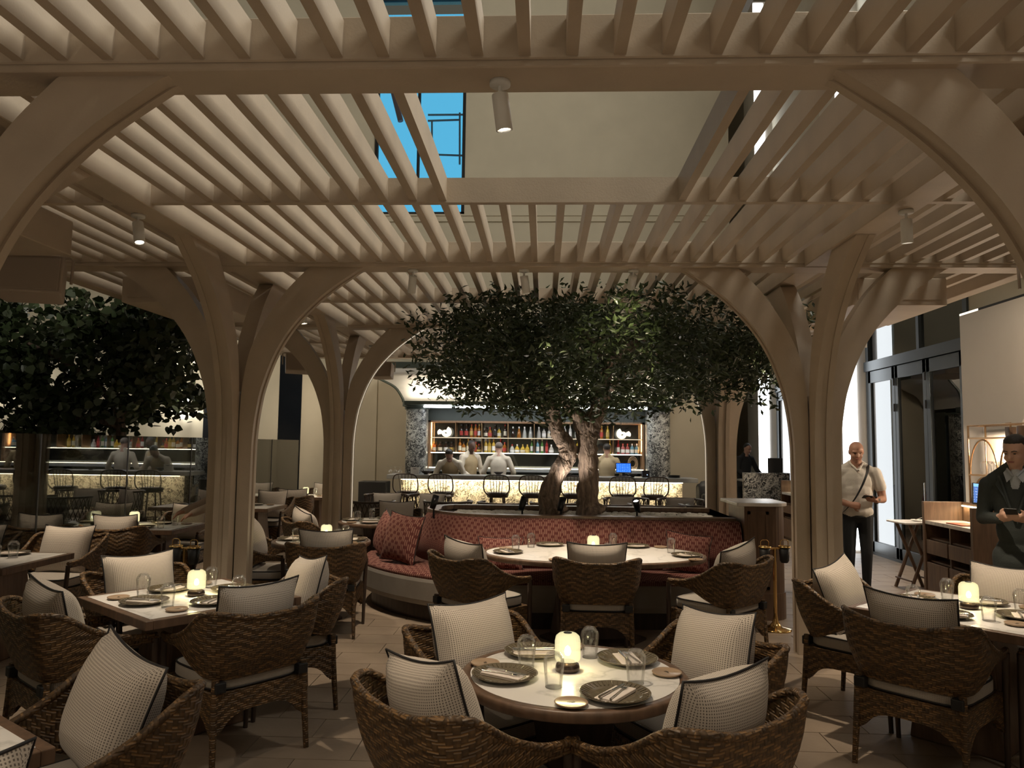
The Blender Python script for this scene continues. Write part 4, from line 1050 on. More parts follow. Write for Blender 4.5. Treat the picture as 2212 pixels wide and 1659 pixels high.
up = [(996, 'tall', 'dark', 'red', 'black'), (1007, 'tall', 'dark', 'red', 'black'), (1018, 'tall', 'amber', 'gold', 'red'), (1027, 'tall', 'amber', 'red', 'red'), (1035, 'tall', 'amber', 'white', 'gold'),
      (1049, 'square', 'dark', 'cream', 'black'), (1058, 'square', 'amber', 'red', 'red'), (1069, 'tall', 'dark', 'black', 'black'), (1078, 'square', 'yellow', 'cream', 'black'), (1091, 'tall', 'dark', 'cream', 'red'),
      (1108, 'bell', 'dark', 'red', 'white'), (1121, 'bell', 'amber', 'red', 'white'), (1133, 'bell', 'clear', 'gold', 'white'), (1146, 'bell', 'clear', 'white', 'white'), (1164, 'bell', 'white', 'white', 'white'), (1175, 'square', 'white', 'white', 'black'),
      (1187, 'square', 'white', 'cream', 'white'), (1220, 'tall', 'white', 'red', 'white'), (1232, 'slim', 'clear', 'white', 'white'), (1246, 'tall', 'white', 'white', 'gold'), (1300, 'tall', 'amber', 'red', 'gold'), (1313, 'tall', 'yellow', 'gold', 'gold')]
lo = [(937, 'square', 'amber', 'cream', 'gold'), (950, 'square', 'dark', 'cream', 'black'), (963, 'square', 'dark', 'white', 'black'), (975, 'square', 'dark', 'gold', 'black'), (993, 'tall', 'amber', 'cream', 'gold'), (1001, 'square', 'amber', 'cream', 'black'), (1011, 'tall', 'yellow', 'cream', 'gold'),
      (1019, 'tall', 'yellow', 'gold', 'white'), (1027, 'square', 'amber', 'red', 'red'), (1034, 'round', 'dark', 'gold', 'red'), (1049, 'tall', 'yellow', 'cream', 'white'), (1057, 'tall', 'yellow', 'gold', 'gold'), (1066, 'tall', 'yellow', 'white', 'gold'), (1081, 'slim', 'red', 'white', 'red'), (1090, 'square', 'amber', 'red', 'red'),
      (1106, 'round', 'clear', 'white', 'red'), (1117, 'round', 'yellow', 'white', 'white'), (1129, 'round', 'yellow', 'cream', 'gold'), (1139, 'round', 'yellow', 'gold', 'gold'), (1149, 'slim', 'green', 'white', 'green' if 0 else 'white'), (1161, 'tall', 'blue', 'white', 'white'), (1171, 'slim', 'green', 'cream', 'white'), (1181, 'slim', 'red', 'red', 'black'),
      (1191, 'round', 'white', 'white', 'white'), (1237, 'slim', 'yellow', 'cream', 'white'), (1248, 'tall', 'yellow', 'gold', 'gold'), (1318, 'slim', 'yellow', 'gold', 'gold'), (1336, 'slim', 'red', 'white', 'red'), (1346, 'square', 'rose', 'white', 'red'), (1356, 'square', 'rose', 'white', 'red'), (1366, 'square', 'blue', 'white', 'white'), (1376, 'square', 'blue', 'cream', 'white')]
ordn = 'first second third fourth fifth sixth seventh eighth ninth tenth eleventh twelfth thirteenth fourteenth fifteenth sixteenth seventeenth eighteenth nineteenth twentieth'.split()
def nth(i, n): return ordn[i]+' from the left' if i < 20 else ordn[n-1-i]+' from the right'
for k, (px, *a) in enumerate(up): bottle(aty(px, 930, YS).x, Z2, *a, nth(k, len(up))+' on the upper bar shelf', .92)
for k, (px, *a) in enumerate(lo): bottle(aty(px, 960, YS).x, Z1, *a, nth(k, len(lo))+' on the lower bar shelf', .92)
# glowing shells on the shelves
shm = pbr('shell_lamp', (.9, .85, .75), .4, emis=(1, .90, .72), es=.75)
for px, sg, lab in ((959, 1, 'glowing white shell lamp at the left of the upper bar shelf'), (1348, -1, 'glowing white shell lamp at the right of the upper bar shelf')):
    p = aty(px, 945, YS); t = thing('shell_lamp', lab, 'lamp', (p.x, YS+.05, Z2), group='shell lamps on the back bar')
    sp_ = []
    for i in range(40):
        a = i/39*2.4*PI; r_ = .022+.018*a/PI*2; sp_.append((sg*(math.cos(a)*r_*.9+.03), 0, .10+math.sin(a)*r_*.8))
    MB().tube(sp_, [.02+.03*i/39 for i in range(40)], 10).obj('whorl', shm, t)
    mb = MB()
    for i in range(9):
        a = math.radians(200+i*9); mb.tube([(sg*(-.02), 0, .10), (sg*(-.02)-sg*.13*math.cos(math.radians(-25+i*9)), -.01, .10+.09*math.sin(math.radians(-25+i*9)))], [.018, .012], 6)
    mb.obj('fan_ribs', shm, t)
    light('shell_glow', 'POINT', (0, -.12, .1), .2, (1, .88, .66), .05, parent=t)
# things on the counter
def bowl(p, lab):
    t = thing('serving_bowl', lab, 'bowl', p, group='dark bowls on the bar')
    MB().lathe([(.035, 0), (.035, .012), (.05, .02), (.10, .065), (.096, .067), (.05, .03), (0, .026)], 20).obj('dish', MT['darkwood'], t)
    MB().lathe([(.04, 0), (.036, .014)], 16).obj('foot', MT['darkwood'], t)
for px, lab in ((920, 'dark bowl on the bar before the left pillar'), (1077, 'dark footed bowl on the bar before the middle bartender'), (1226, 'dark bowl on the bar between the trunks'), (1366, 'dark bowl on the bar before the blue screen')):
    bowl((aty(px, 1018, 14.55).x, 14.55, 1.131), lab)
t = thing('glass_stack', 'stacked upturned wine glasses on the left end of the bar', 'glassware', (aty(853, 1015, 14.5).x, 14.55, 1.13))
for i in range(3):
    for j in range(2):
        MB().lathe([(.03, 0), (.038, .03), (.03, .07), (.006, .085), (.004, .13), (.03, .14), (.03, .143)], 14, c=(-.09+.09*i, -.04+.08*j, 0)).obj('wine_glass', MT['tumbler'], t)
MB().box(-.15, .15, -.1, .1, .145, .15).obj('tray', MT['tumbler'], t)
t = thing('menu_card', 'small white card standing on the bar', 'card', (aty(897, 1015, 14.5).x, 14.45, 1.13))
MB().box(-.08, .08, -.003, .003, 0, .14, X=Matrix.Rotation(.15, 4, 'X')).obj('front_leaf', MT['white'], t)
MB().box(-.08, .08, .038, .044, 0, .14, X=Matrix.Rotation(-.13, 4, 'X')).obj('back_leaf', MT['white'], t)
MB().box(-.03, .03, -.006, -.004, .105, .115, X=Matrix.Rotation(.15, 4, 'X')).obj('print', MT['black'], t)
def screen_mat(name, base, hi, st):
    m = bpy.data.materials.new(name); m.use_nodes = True; q = NT(m); q.n.remove(q.n['Principled BSDF'])
    u, v = q.uv(); a = q.m('MULTIPLY', q.m('LESS_THAN', q.m('FRACT', q.m('MULTIPLY', u, 28)), .6), q.m('LESS_THAN', q.m('FRACT', q.m('MULTIPLY', v, 36)), .35))
    b = q.m('GREATER_THAN', q.noise(40, 1), .52)
    e = q.node('ShaderNodeEmission'); q.l.new(q.mix(q.m('MULTIPLY', a, b), base, hi), e.inputs[0]); e.inputs[1].default_value = st
    q.l.new(e.outputs[0], q.n['Material Output'].inputs[0]); return m
SCRN = screen_mat('blue_till_screen', (.01, .10, .75), (.35, .65, 1), 1.3)
def till(x, y, z, rz, lab, w_=.30, h=.2):
    t = thing('till_screen', lab, 'till', (x, y, z), rz)
    X = Matrix.Translation((0, 0, .07)) @ Matrix.Rotation(-.3, 4, 'X')
    MB().box(-w_/2, w_/2, 0, .03, 0, h, X=X).obj('casing', MT['black'], t, bevel=.005)
    MB().box(-w_/2+.012, w_/2-.012, -.002, 0, .012, h-.012, X=X).obj('display', SCRN, t)
    MB().box(-.07, .07, -.02, .14, 0, .015).box(-.025, .025, .03, .06, 0, .15).obj('stand', MT['black'], t)
till(aty(1346, 1020, 15.0).x, 14.88, 1.13, 0, 'blue lit till screen on the bar near the right pillar')
t = thing('card_machine', 'small black box with a blue light on the bar', 'device', (aty(1395, 1025, 14.6).x, 14.6, 1.13))
MB().box(-.07, .07, -.05, .08, 0, .13).obj('body', MT['black'], t, bevel=.012); MB().lathe([(0, 0), (.006, 0), (.006, .004), (0, .004)], 8, X=Matrix.Translation((.02, -.052, .05)) @ Matrix.Rotation(PI/2, 4, 'X')).obj('indicator', emit('blue_dot', (.3, .5, 1), 6), t)
t = thing('round_tray_stack', 'stack of round black trays on the right end of the bar', 'trays', (aty(1456, 1022, 14.6).x, 14.6, 1.13))
for i in range(3): MB().lathe([(.10, 0), (.12, .012), (.117, .014), (.098, .005), (0, .005)], 24, c=(0, 0, .016*i)).obj('tray', MT['blackmetal'], t)
t = thing('wicker_ornament', 'woven cream spiral ornament on the back bar beside the till', 'ornament', (aty(1372, 1000, 15.6).x, 16.0, 1.2))
for k in range(3): MB().tube([(math.cos(q/16*2*PI)*(.10-.02*k), .02*k, .16+math.sin(q/16*2*PI)*(.14-.03*k)) for q in range(16)], .010, 6, closed=True).obj('hoop', MT['saucer'], t)
# bar stools
st = thing('bar_stool', 'x', 'bar stool', group='bentwood stools along the bar')
MB().lathe([(.17, .76), (.195, .775), (.20, .80), (.195, .825), (.17, .835), (0, .838)], 24).obj('seat_pad', pbr('dark_leather', (.035, .022, .018), .45), st)
MB().tube([(.18*math.cos(2*PI*i/24), .18*math.sin(2*PI*i/24), .755) for i in range(24)], .014, 6, closed=True).obj('seat_ring', MT['darkwood'], st)
hp = crom([(-.14, -.16, .78), (-.215, -.17, .86), (-.225, -.19, .98), (-.20, -.21, 1.09), (-.13, -.225, 1.13), (0, -.23, 1.135), (.13, -.225, 1.13), (.20, -.21, 1.09), (.225, -.19, .98), (.215, -.17, .86), (.14, -.16, .78)], 4)
MB().tube(hp, .012, 7).obj('back_hoop', MT['darkwood'], st)
for x in (-.12, -.06, 0, .06, .12): MB().tube([(x*.7, -.17, .80), (x, -.222, 1.125)], .006, 5).obj('spindle', MT['darkwood'], st)
for a in range(4):
    c, s_ = math.cos(PI/4+a*PI/2), math.sin(PI/4+a*PI/2)
    MB().tube([(c*.15, s_*.15, .76), (c*.235, s_*.235, 0)], [.016, .013], 7).obj('leg', MT['darkwood'], st)
MB().tube([(.205*math.cos(2*PI*i/20), .205*math.sin(2*PI*i/20), .28) for i in range(20)], .009, 5, closed=True).obj('foot_ring', MT['darkwood'], st)
ST = Proto(st)
for k, px in enumerate((882, 958, 1075, 1152, 1240, 1345, 1409)):
    ST.put((aty(px, 1060, 13.85).x, 13.85, 0), rnd.uniform(-.25, .25), f'dark bentwood bar stool, {ordn[k]} from the left along the bar', scale=1.03)
# lattice lounge chairs between planter and bar
lc = thing('lattice_chair', 'x', 'chair', group='low lattice lounge chairs before the bar')
hf = [(.33*math.sin(a), -.33*math.cos(a)*.9) for a in [math.radians(-115+230*i/20) for i in range(21)]]
MB().tube([(x, y, .78) for x, y in hf], .016, 7).obj('top_rail', MT['darkwood'], lc); MB().tube([(x*.95, y*.95, .45) for x, y in hf], .014, 7).obj('lower_rail', MT['darkwood'], lc)
mb = MB()
for i in range(0, 19):
    (a, b), (c, d) = hf[i], hf[i+2]
    mb.tube([(a*.95, b*.95, .45), (c, d, .78)], .006, 5); mb.tube([(c*.95, d*.95, .45), (a, b, .78)], .006, 5)
mb.obj('lattice', MT['darkwood'], lc)
cushion(MB(), .56, .56, .36, .47).obj('seat_cushion', MT['seatfabric'], lc)
MB().box(-.27, .27, -.26, .26, .30, .36).obj('seat_frame', MT['darkwood'], lc)
for sx in (-1, 1):
    for sy in (-1, 1): MB().tube([(sx*.25, sy*.24, .34), (sx*.27, sy*.26, 0)], [.018, .014], 6).obj('leg', MT['darkwood'], lc)
MB().pillow(.44, .30, .14, 10, X=Matrix.Translation((0, -.19, .655)) @ Matrix.Rotation(.2, 4, 'X')).obj('back_cushion', MT['greyfabric'], lc)
LC = Proto(lc)
for k, (px, Y, a) in enumerate(((800, 11.2, .2), (835, 12.6, 3.3), (925, 12.6, 3.0), (968, 11.4, .3), (1085, 11.3, -.3), (1198, 11.4, .1), (1310, 11.3, .0), (1352, 12.5, 3.2), (1424, 11.3, .1), (1470, 12.5, 3.0), (1538, 11.3, -.2))):
    LC.put((aty(px, 1080, Y).x, Y, 0), a, f'low lattice lounge chair before the bar, {ordn[k]} from the left', scale=1.10)
# corner things
t = thing('black_cabinet', 'black box cabinet beside the left end of the bar', 'cabinet', (-3.28, 14.75, 0))
MB().box(-.27, .27, -.2, .2, .0, .98).obj('body', MT['black'], t, bevel=.01); MB().box(-.25, .25, -.21, -.2, .08, .94).obj('door', MT['black'], t)
t = thing('backpack', 'black backpack hung at the right end of the bar', 'backpack', (3.02, 14.35, .62), .1)
cushion(MB(), .36, .24, 0, .42, .06, 24, 3, .05).obj('body', pbr('black_nylon', (.015, .017, .02), .6, bump=.3, bs=80), t)
cushion(MB(), .26, .08, .05, .24, .03, 20, 3, .02).obj('pocket', bpy.data.materials['black_nylon'], t, (0, -.14, 0)); MB().tube([(.06, .05, .42), (.13, .03, .62), (.17, 0, .62), (.15, .02, .40)], .016, 6).obj('strap', bpy.data.materials['black_nylon'], t)
t = thing('side_stool', 'small dark stool under the black backpack', 'stool', (3.02, 14.35, 0))
MB().box(-.2, .2, -.16, .16, .57, .61).obj('top', MT['darkwood'], t)
for sx in (-1, 1):
    for sy in (-1, 1): MB().tube([(sx*.16, sy*.12, .57), (sx*.18, sy*.14, 0)], .014, 6).obj('leg', MT['darkwood'], t)
t = thing('fire_extinguisher', 'red fire extinguisher by the wall right of the bar', 'fire extinguisher', (3.52, 14.9, .45))
MB().lathe([(.0, 0), (.07, 0), (.085, .02), (.085, .34), (.07, .39), (.03, .42), (.025, .45)], 20).obj('cylinder', pbr('extinguisher_red', (.55, .025, .03), .3), t)
MB().tube([(0, 0, .45), (-.02, -.03, .5), (-.10, -.05, .47)], .012, 6).obj('valve_lever', MT['black'], t); MB().tube([(.02, 0, .46), (.09, -.06, .40), (.11, -.05, .2)], .010, 6).obj('hose', MT['black'], t)
MB().box(-.09, .09, -.09, .09, -.45, 0).obj('wall_plinth', MT['blackmetal'], t)
# host desk beyond
t = thing('host_desk', 'black and white terrazzo host desk near the far light pillar', 'desk', (0, 0, 0))
MB().box(4.22, 5.18, 16.3, 16.42, 0, 1.19).box(5.06, 5.18, 16.42, 16.9, 0, 1.19).obj('terrazzo_front', terrazzo('bold_terrazzo', 16, (.03, .03, .03), (.70, .69, .64)), t)
MB().box(4.22, 5.18, 16.42, 16.95, 1.0, 1.04).obj('worktop', MT['greystone'], t)
t = thing('desk_monitor', 'black flat monitor seen from behind on the host desk', 'monitor', (4.98, 16.65, 1.04))
MB().box(-.15, .15, -.02, .02, .14, .46, X=Matrix.Rotation(-.2, 4, 'Z')).obj('panel', MT['black'], t, bevel=.008); MB().box(-.03, .03, -.02, .02, 0, .2).box(-.1, .1, -.08, .08, 0, .012).obj('stand', MT['black'], t)
# ================================================================ service stations on the right
def console(x0, x1, y0, y1, lab, h=1.1):
    t = thing('service_console', lab, 'console', (0, 0, 0), group='walnut service consoles along the right wall')
    for ya, yb in ((y0, y0+.05), (y1-.05, y1)): MB().box(x0, x1, ya, yb, 0, h).obj('end_panel', MT['wood'], t, bevel=.004)
    MB().box(x1-.04, x1, y0+.05, y1-.05, 0, h).obj('back_panel', MT['wood'], t)
    MB().box(x0+.01, x1-.04, y0+.05, y1-.05, .84, .88).obj('worktop', MT['marble'], t)
    ym = (y0+y1)/2
    MB().box(x0+.04, x1-.04, ym-.012, ym+.012, .05, .84).obj('divider', MT['wood'], t)
    MB().box(x0+.04, x1-.04, y0+.05, y1-.05, .0, .05).box(x0+.06, x1-.04, y0+.05, y1-.05, .66, .68).box(x0+.06, x1-.04, y0+.05, y1-.05, .40, .42).obj('shelf', MT['wood'], t)
    for ya, yb in ((y0+.055, ym-.015), (ym+.015, y1-.055)):
        d = MB().box(x0+.012, x0+.034, ya, yb, .5, .66).obj('drawer_front', MT['wood'], t, bevel=.003); MB().box(x0+.012, x0+.034, ya, yb, .05, .40).obj('door', MT['wood'], t, bevel=.003)
    MB().box(x1-.055, x1-.042, y0+.07, y1-.07, h-.05, h-.035).obj('led_strip', emit('console_led', (1, .80, .45), 6), t)
    light('console_glow', 'AREA', (x1-.07, ym, h-.05), 2.5, (1, .78, .45), y1-y0-.2, size_y=.02, parent=t, target=(x1-.07+.001, ym, 0))
    return t
console(4.50, 4.98, 8.25, 9.32, 'walnut service console with slots before the glazed doors')
console(4.55, 5.0, 13.6, 14.9, 'far walnut service console half hidden by the right column')
def rack(x0, x1, y0, y1, lab, zs=(1.43, 1.86), h=2.0):
    t = thing('bronze_rack', lab, 'rack', (0, 0, 0), group='bronze shelf racks')
    for x in (x0, x1):
        for y in (y0, y1): MB().tube([(x, y, 0), (x, y, h)], .012, 6).obj('post', MT['bronze'], t)
    for z in zs: MB().box(x0-.01, x1+.01, y0-.01, y1+.01, z-.02, z).obj('shelf', MT['bronze'], t)
    for y in (y0, y1): MB().tube([(x0, y, h), (x1, y, h)], .010, 6).obj('top_rail', MT['bronze'], t)
    for x in (x0, x1): MB().tube([(x, y0, h), (x, y1, h)], .010, 6).obj('top_rail', MT['bronze'], t)
    for x in (x0,):
        n = 2; w_ = (y1-y0)/n
        for k in range(n):
            c = y0+w_*(k+.5)
            MB().tube([(x, c+math.cos(PI*i/16)*(w_/2-.02), zs[0]+math.sin(PI*i/16)*(zs[1]-zs[0]-.03)) for i in range(17)], .010, 6).obj('arch', MT['bronze'], t)
            MB().tube([(x, c+math.cos(PI*i/16)*(w_/2-.02), .95+math.sin(PI*i/16)*(zs[0]-.95-.03)) for i in range(17)], .010, 6).obj('arch', MT['bronze'], t)
    return t
rack(5.06, 5.26, 8.12, 9.30, 'bronze shelf rack with glasses against the white wall')
rack(5.06, 5.26, 13.75, 14.55, 'far bronze shelf rack beside the second door set')
for k in range(9):
    GL.put((5.15, 8.36+.097*k, 1.431), 0, f'upturned tumbler on the bronze rack, {ordn[8-k]} from its far end', scale=1.15)
t = thing('soap_dispenser', 'dark pump bottle on top of the bronze rack', 'dispenser', (5.15, 8.62, 1.861))
MB().box(-.04, .04, -.04, .04, 0, .11).obj('body', MT['wood'], t, bevel=.006); MB().tube([(0, 0, .11), (0, 0, .16)], .010, 8).tube([(0, 0, .155), (-.03, .04, .15)], .007, 6).obj('pump', MT['bronze'], t)
t = thing('tissue_box', 'round dark box with a white tissue on the bronze rack', 'tissue box', (5.16, 8.30, 1.861))
MB().lathe([(.115, 0), (.12, .005), (.12, .10), (.115, .115), (0, .115)], 24).obj('box', MT['wood'], t)
MB().grid(lambda u, v: ((u-.5)*.13, (v-.5)*.05+.02*math.sin(u*9), .11+.10*math.sin(PI*u)**.6*(.5+.5*v)), 10, 4).obj('tissue', MT['napkin'], t)
t = thing('wall_lamp', 'small glowing lamp on the white wall behind the woman', 'lamp', (XR-.125, 8.72, 1.60))
MB().lathe([(.03, 0), (.075, .02), (.075, .14), (.03, .16)], 20).obj('shade', pbr('lamp_shade_glow', (.9, .8, .65), .5, emis=(1, .80, .55), es=2.2), t)
MB().box(-.01, .12, -.03, .03, .05, .10).obj('bracket', MT['bronze'], t)
light('wall_lamp_glow', 'POINT', (-.16, 0, .08), 55, (1, .78, .56), .06, parent=t)
# tray stand
t = thing('tray_stand', 'folding wooden tray stand with a marble tray before the doors', 'tray stand', (4.60, 9.72, 0), .1)
for y in (-.16, .16):
    MB().tube([(-.17, y, 0), (.15, y, .80)], .021, 6).obj('leg', MT['wood'], t); MB().tube([(.17, y*.9, 0), (-.15, y*.9, .80)], .021, 6).obj('leg', MT['wood'], t)
for x in (-.16, .16): MB().tube([(x, -.17, .12 if x < 0 else .12), (x, .17, .12)], .010, 6).obj('stretcher', MT['wood'], t)
MB().box(-.24, .24, -.22, .22, .80, .825).obj('tray', MT['marble'], t, bevel=.01)
t = thing('white_dish', 'small white dish on the tray stand', 'dish', (4.62, 9.7, .826)); MB().lathe([(.04, 0), (.07, .02), (.068, .022), (.035, .006), (0, .006)], 20).obj('bowl', MT['white'], t); MB().tube([(-.02, 0, .02), (.10, .05, .05)], .006, 5).obj('spoon', MT['steel'], t)
t = thing('red_folder', 'red menu folder lying on the service console', 'folder', (4.66, 8.72, .881)); MB().box(-.11, .11, -.16, .16, 0, .012).obj('cover', pbr('orange_leather', (.45, .12, .06), .5), t, bevel=.003); MB().box(-.105, .108, -.155, .155, .003, .010).obj('pages', MT['napkin'], t)
t = thing('red_folder', 'red menu folder on the far service console', 'folder', (4.72, 14.0, .881)); MB().box(-.11, .11, -.16, .16, 0, .012).obj('cover', bpy.data.materials['orange_leather'], t)
# tablet on the console end
t = thing('tablet_till', 'tilted tablet till with blue screen on the console end', 'tablet', (4.68, 8.27, 1.1), -.30)
X = Matrix.Translation((0, -.02, .035)) @ Matrix.Rotation(-.42, 4, 'X') @ Matrix.Rotation(.10, 4, 'Y')
MB().box(-.15, .15, 0, .02, 0, .24, X=X).obj('casing', MT['black'], t, bevel=.006)
MB().box(-.137, .137, -.002, 0, .014, .228, X=X).obj('display', screen_mat('tablet_screen', (.10, .20, .50), (.55, .65, .95), .9), t)
MB().box(-.137, .137, -.003, -.002, .195, .228, X=X).obj('title_bar', emit('tablet_bar', (.25, .55, .95), 1.0), t)
MB().box(-.06, .06, .0, .09, 0, .03).obj('stand', MT['black'], t)
# ================================================================ people
SK = {'light': pbr('skin_light', (.52, .31, .23), .5), 'tan': pbr('skin_tan', (.42, .22, .15), .5), 'mid': pbr('skin_mid', (.30, .155, .10), .5), 'dark': pbr('skin_dark', (.09, .045, .03), .5)}
CL = {k: pbr('cloth_'+k, c, .85, bump=.25, bs=120) for k, c in {'white': (.72, .68, .62), 'jeans': (.022, .026, .032), 'suit': (.035, .042, .040), 'shirt': (.45, .48, .52), 'cream': (.66, .58, .46), 'vest': (.46, .35, .20), 'black': (.015, .016, .018), 'taupe': (.33, .26, .20), 'shoe': (.012, .012, .012)}.items()}
HAIR = pbr('dark_hair', (.018, .013, .010), .55, bump=.4, bs=150); GREYHAIR = pbr('cropped_hair', (.14, .11, .09), .7, bump=.4, bs=200); EYE = pbr('eye_dark', (.03, .025, .02), .3); LIP = pbr('lips', (.33, .13, .11), .5)
def capsule(mb, a, b, ra, rb, n=12):
    a, b = Vector(a), Vector(b); d = b-a; L = d.length
    if L < 1e-6: d = Vector((0, 0, 1)); L = 1e-6
    q = d.to_track_quat('Z', 'Y').to_matrix().to_4x4(); X = Matrix.Translation(a) @ q
    pr = [(ra*math.sin(PI/2*i/4), -ra*math.cos(PI/2*i/4)) for i in range(5)]+[(rb*math.cos(PI/2*i/4), L+rb*math.sin(PI/2*i/4)) for i in range(5)]
    pr[0] = (1e-4, -ra); pr[-1] = (1e-4, L+rb); mb.lathe(pr, n, X=X)
def ellipsoid(mb, c, r_, X=None, n=16):
    pr = [(max(1e-4, math.sin(PI*i/10)), -math.cos(PI*i/10)) for i in range(11)]
    Y = Matrix.Translation(c) @ (X if X else Matrix.Identity(4)) @ Matrix.Diagonal((*r_, 1)); mb.lathe(pr, n, X=Y)
class Body:
    def __init__(s): s.mb = MB(); s.parts = []
    def cap(s, a, b, ra, rb, m): capsule(s.mb, a, b, ra, rb); s.parts.append((Vector(a), Vector(b), ra, rb, m)); return s
    def ell(s, c, r_, m, X=None, vis=True):
        ellipsoid(s.mb, c, r_, X)
        if vis:
            inv = (Matrix.Translation(c) @ (X if X else Matrix.Identity(4)) @ Matrix.Diagonal((*r_, 1))).inverted(); s.parts.append((inv, sum(r_)/3, m))
        return s
    def which(s, p):
        best, bm = 1e9, 0
        for q in s.parts:
            if len(q) == 5:
                a, b, ra, rb, m = q; d = b-a; t = max(0, min(1, (p-a).dot(d)/max(d.length_squared, 1e-9))); v = (p-a-d*t).length-lerp(ra, rb, t)
            else: inv, rr, m = q; v = ((inv @ p).length-1)*rr
            if v < best: best, bm = v, m
        return bm
    def build(s, mats, parent, voxel=.012, smooth=7):
        tmp = s.mb.obj('tmp', mats[0]); md = tmp.modifiers.new('r', 'REMESH'); md.mode = 'VOXEL'; md.voxel_size = voxel
        sm = tmp.modifiers.new('s', 'SMOOTH'); sm.iterations = smooth; sm.factor = .5
        dg = bpy.context.evaluated_depsgraph_get(); me = bpy.data.meshes.new_from_object(tmp.evaluated_get(dg)); bpy.data.objects.remove(tmp)
        me.name = 'body'; me.materials.clear()
        for m in mats: me.materials.append(m)
        for poly in me.polygons: poly.material_index = s.which(poly.center); poly.use_smooth = True
        return mk('body', me, parent)
def hand(B, w, d, up, m, s_=1.0, curl=.5, side=1):
    """palm at wrist w pointing along d; up = back of hand normal; fingers curl to -up"""
    w, d, up = Vector(w), Vector(d).normalized(), Vector(up).normalized(); l = d.cross(up).normalized()*side
    p = w+d*.075*s_
    B.cap(w, p, .026*s_, .024*s_, m); B.cap(w+l*.022*s_, p+l*.026*s_, .018*s_, .016*s_, m); B.cap(w-l*.020*s_, p-l*.026*s_, .018*s_, .016*s_, m)
    for k, L in ((-1.5, .062), (-.5, .072), (.5, .070), (1.5, .056)):
        q = p+l*k*.0185*s_; a = q+(d*math.cos(curl)-up*math.sin(curl))*L*.5*s_; b = a+(d*math.cos(curl*2.2)-up*math.sin(curl*2.2))*L*.5*s_
        B.cap(q, a, .0095*s_, .009*s_, m); B.cap(a, b, .009*s_, .008*s_, m)
    t0 = w+d*.03*s_+l*.03*s_; t1 = t0+(d*.6+l*.6-up*.4).normalized()*.04*s_; B.cap(t0, t1, .012*s_, .010*s_, m); B.cap(t1, t1+(d*.9-up*.4).normalized()*.028*s_, .010*s_, .009*s_, m)
def head(B, c, X, m, s_=1.0, nose=1):
    """head facing -y in the frame X (3x3 as 4x4) centred at c"""
    c = Vector(c); R_ = lambda v: c+(X @ Vector(v))*s_
    B.ell(tuple(R_((0, .012, .03))), (.079*s_, .094*s_, .085*s_), m, X); B.ell(tuple(R_((0, -.018, -.035))), (.064*s_, .072*s_, .080*s_), m, X)
    B.cap(R_((0, -.050, -.095)), R_((0, -.056, -.090)), .026*s_, .026*s_, m)
    B.cap(R_((0, -.082, .012)), R_((0, -.104, -.026)), .009*s_, .014*s_, m)
    for e in (-1, 1):
        B.cap(R_((e*.012, -.078, .022)), R_((e*.045, -.070, .020)), .012*s_, .011*s_, m)
        B.ell(tuple(R_((e*.074, .008, -.005))), (.010*s_, .020*s_, .032*s_), m, X)
        B.cap(R_((e*.035, -.060, -.03)), R_((e*.04, -.055, -.035)), .022*s_, .022*s_, m)
def face_bits(parent, c, X, s_=1.0, brow=None):
    c = Vector(c); R_ = lambda v: c+(X @ Vector(v))*s_
    for e in (-1, 1):
        mb = MB(); ellipsoid(mb, tuple(R_((e*.030, -.082, .002))), (.010*s_, .006*s_, .0045*s_), X, 10); mb.obj('eye', EYE, parent)
        MB().tube([R_((e*.013, -.092, .020)), R_((e*.032, -.088, .025)), R_((e*.047, -.078, .020))], .0032*s_, 5).obj('eyebrow', brow or HAIR, parent)
    mb = MB(); ellipsoid(mb, tuple(R_((0, -.090, -.058))), (.024*s_, .008*s_, .007*s_), X, 10); mb.obj('lips', LIP, parent)
def rotx(deg, yaw=0): return Matrix.Rotation(math.radians(yaw), 4, 'Z') @ Matrix.Rotation(math.radians(deg), 4, 'X')
def legs(B, m, shoe, spread=.10, fwd=(0, 0), s_=1.0):
    for k, e in enumerate((-1, 1)):
        f = fwd[k]
        B.cap((e*.085, 0, .93*s_), (e*spread, -.02+f*.5, .51*s_), .092, .066, m); B.cap((e*spread, -.02+f*.5, .51*s_), (e*(spread+.005), .03+f, .10), .066, .046, m)
        B.cap((e*(spread+.005), .03+f, .06), (e*(spread+.025), -.13+f, .045), .045, .042, shoe); B.cap((e*(spread+.005), .05+f, .04), (e*(spread+.02), -.1+f, .04), .04, .04, shoe)
def torso(B, m, mh, s_=1.0, w=1.0, belly=1.0):
    B.ell((0, .005, 1.30*s_), (.180*w, .118, .21*s_), m); B.ell((0, -.005*belly, 1.10*s_), (.158*w, .122*belly, .18*s_), m); B.ell((0, .01, .95*s_), (.168*w, .122, .11*s_), mh)
    B.cap((-.15*w, .01, 1.44*s_), (.15*w, .01, 1.44*s_), .065, .065, m); B.ell((0, .0, 1.20*s_), (.165*w, .120*belly, .17*s_), m)
    for e in (-1, 1): B.cap((e*.15*w, .015, 1.455*s_), (e*.035, .015, 1.545*s_), .050, .045, m)
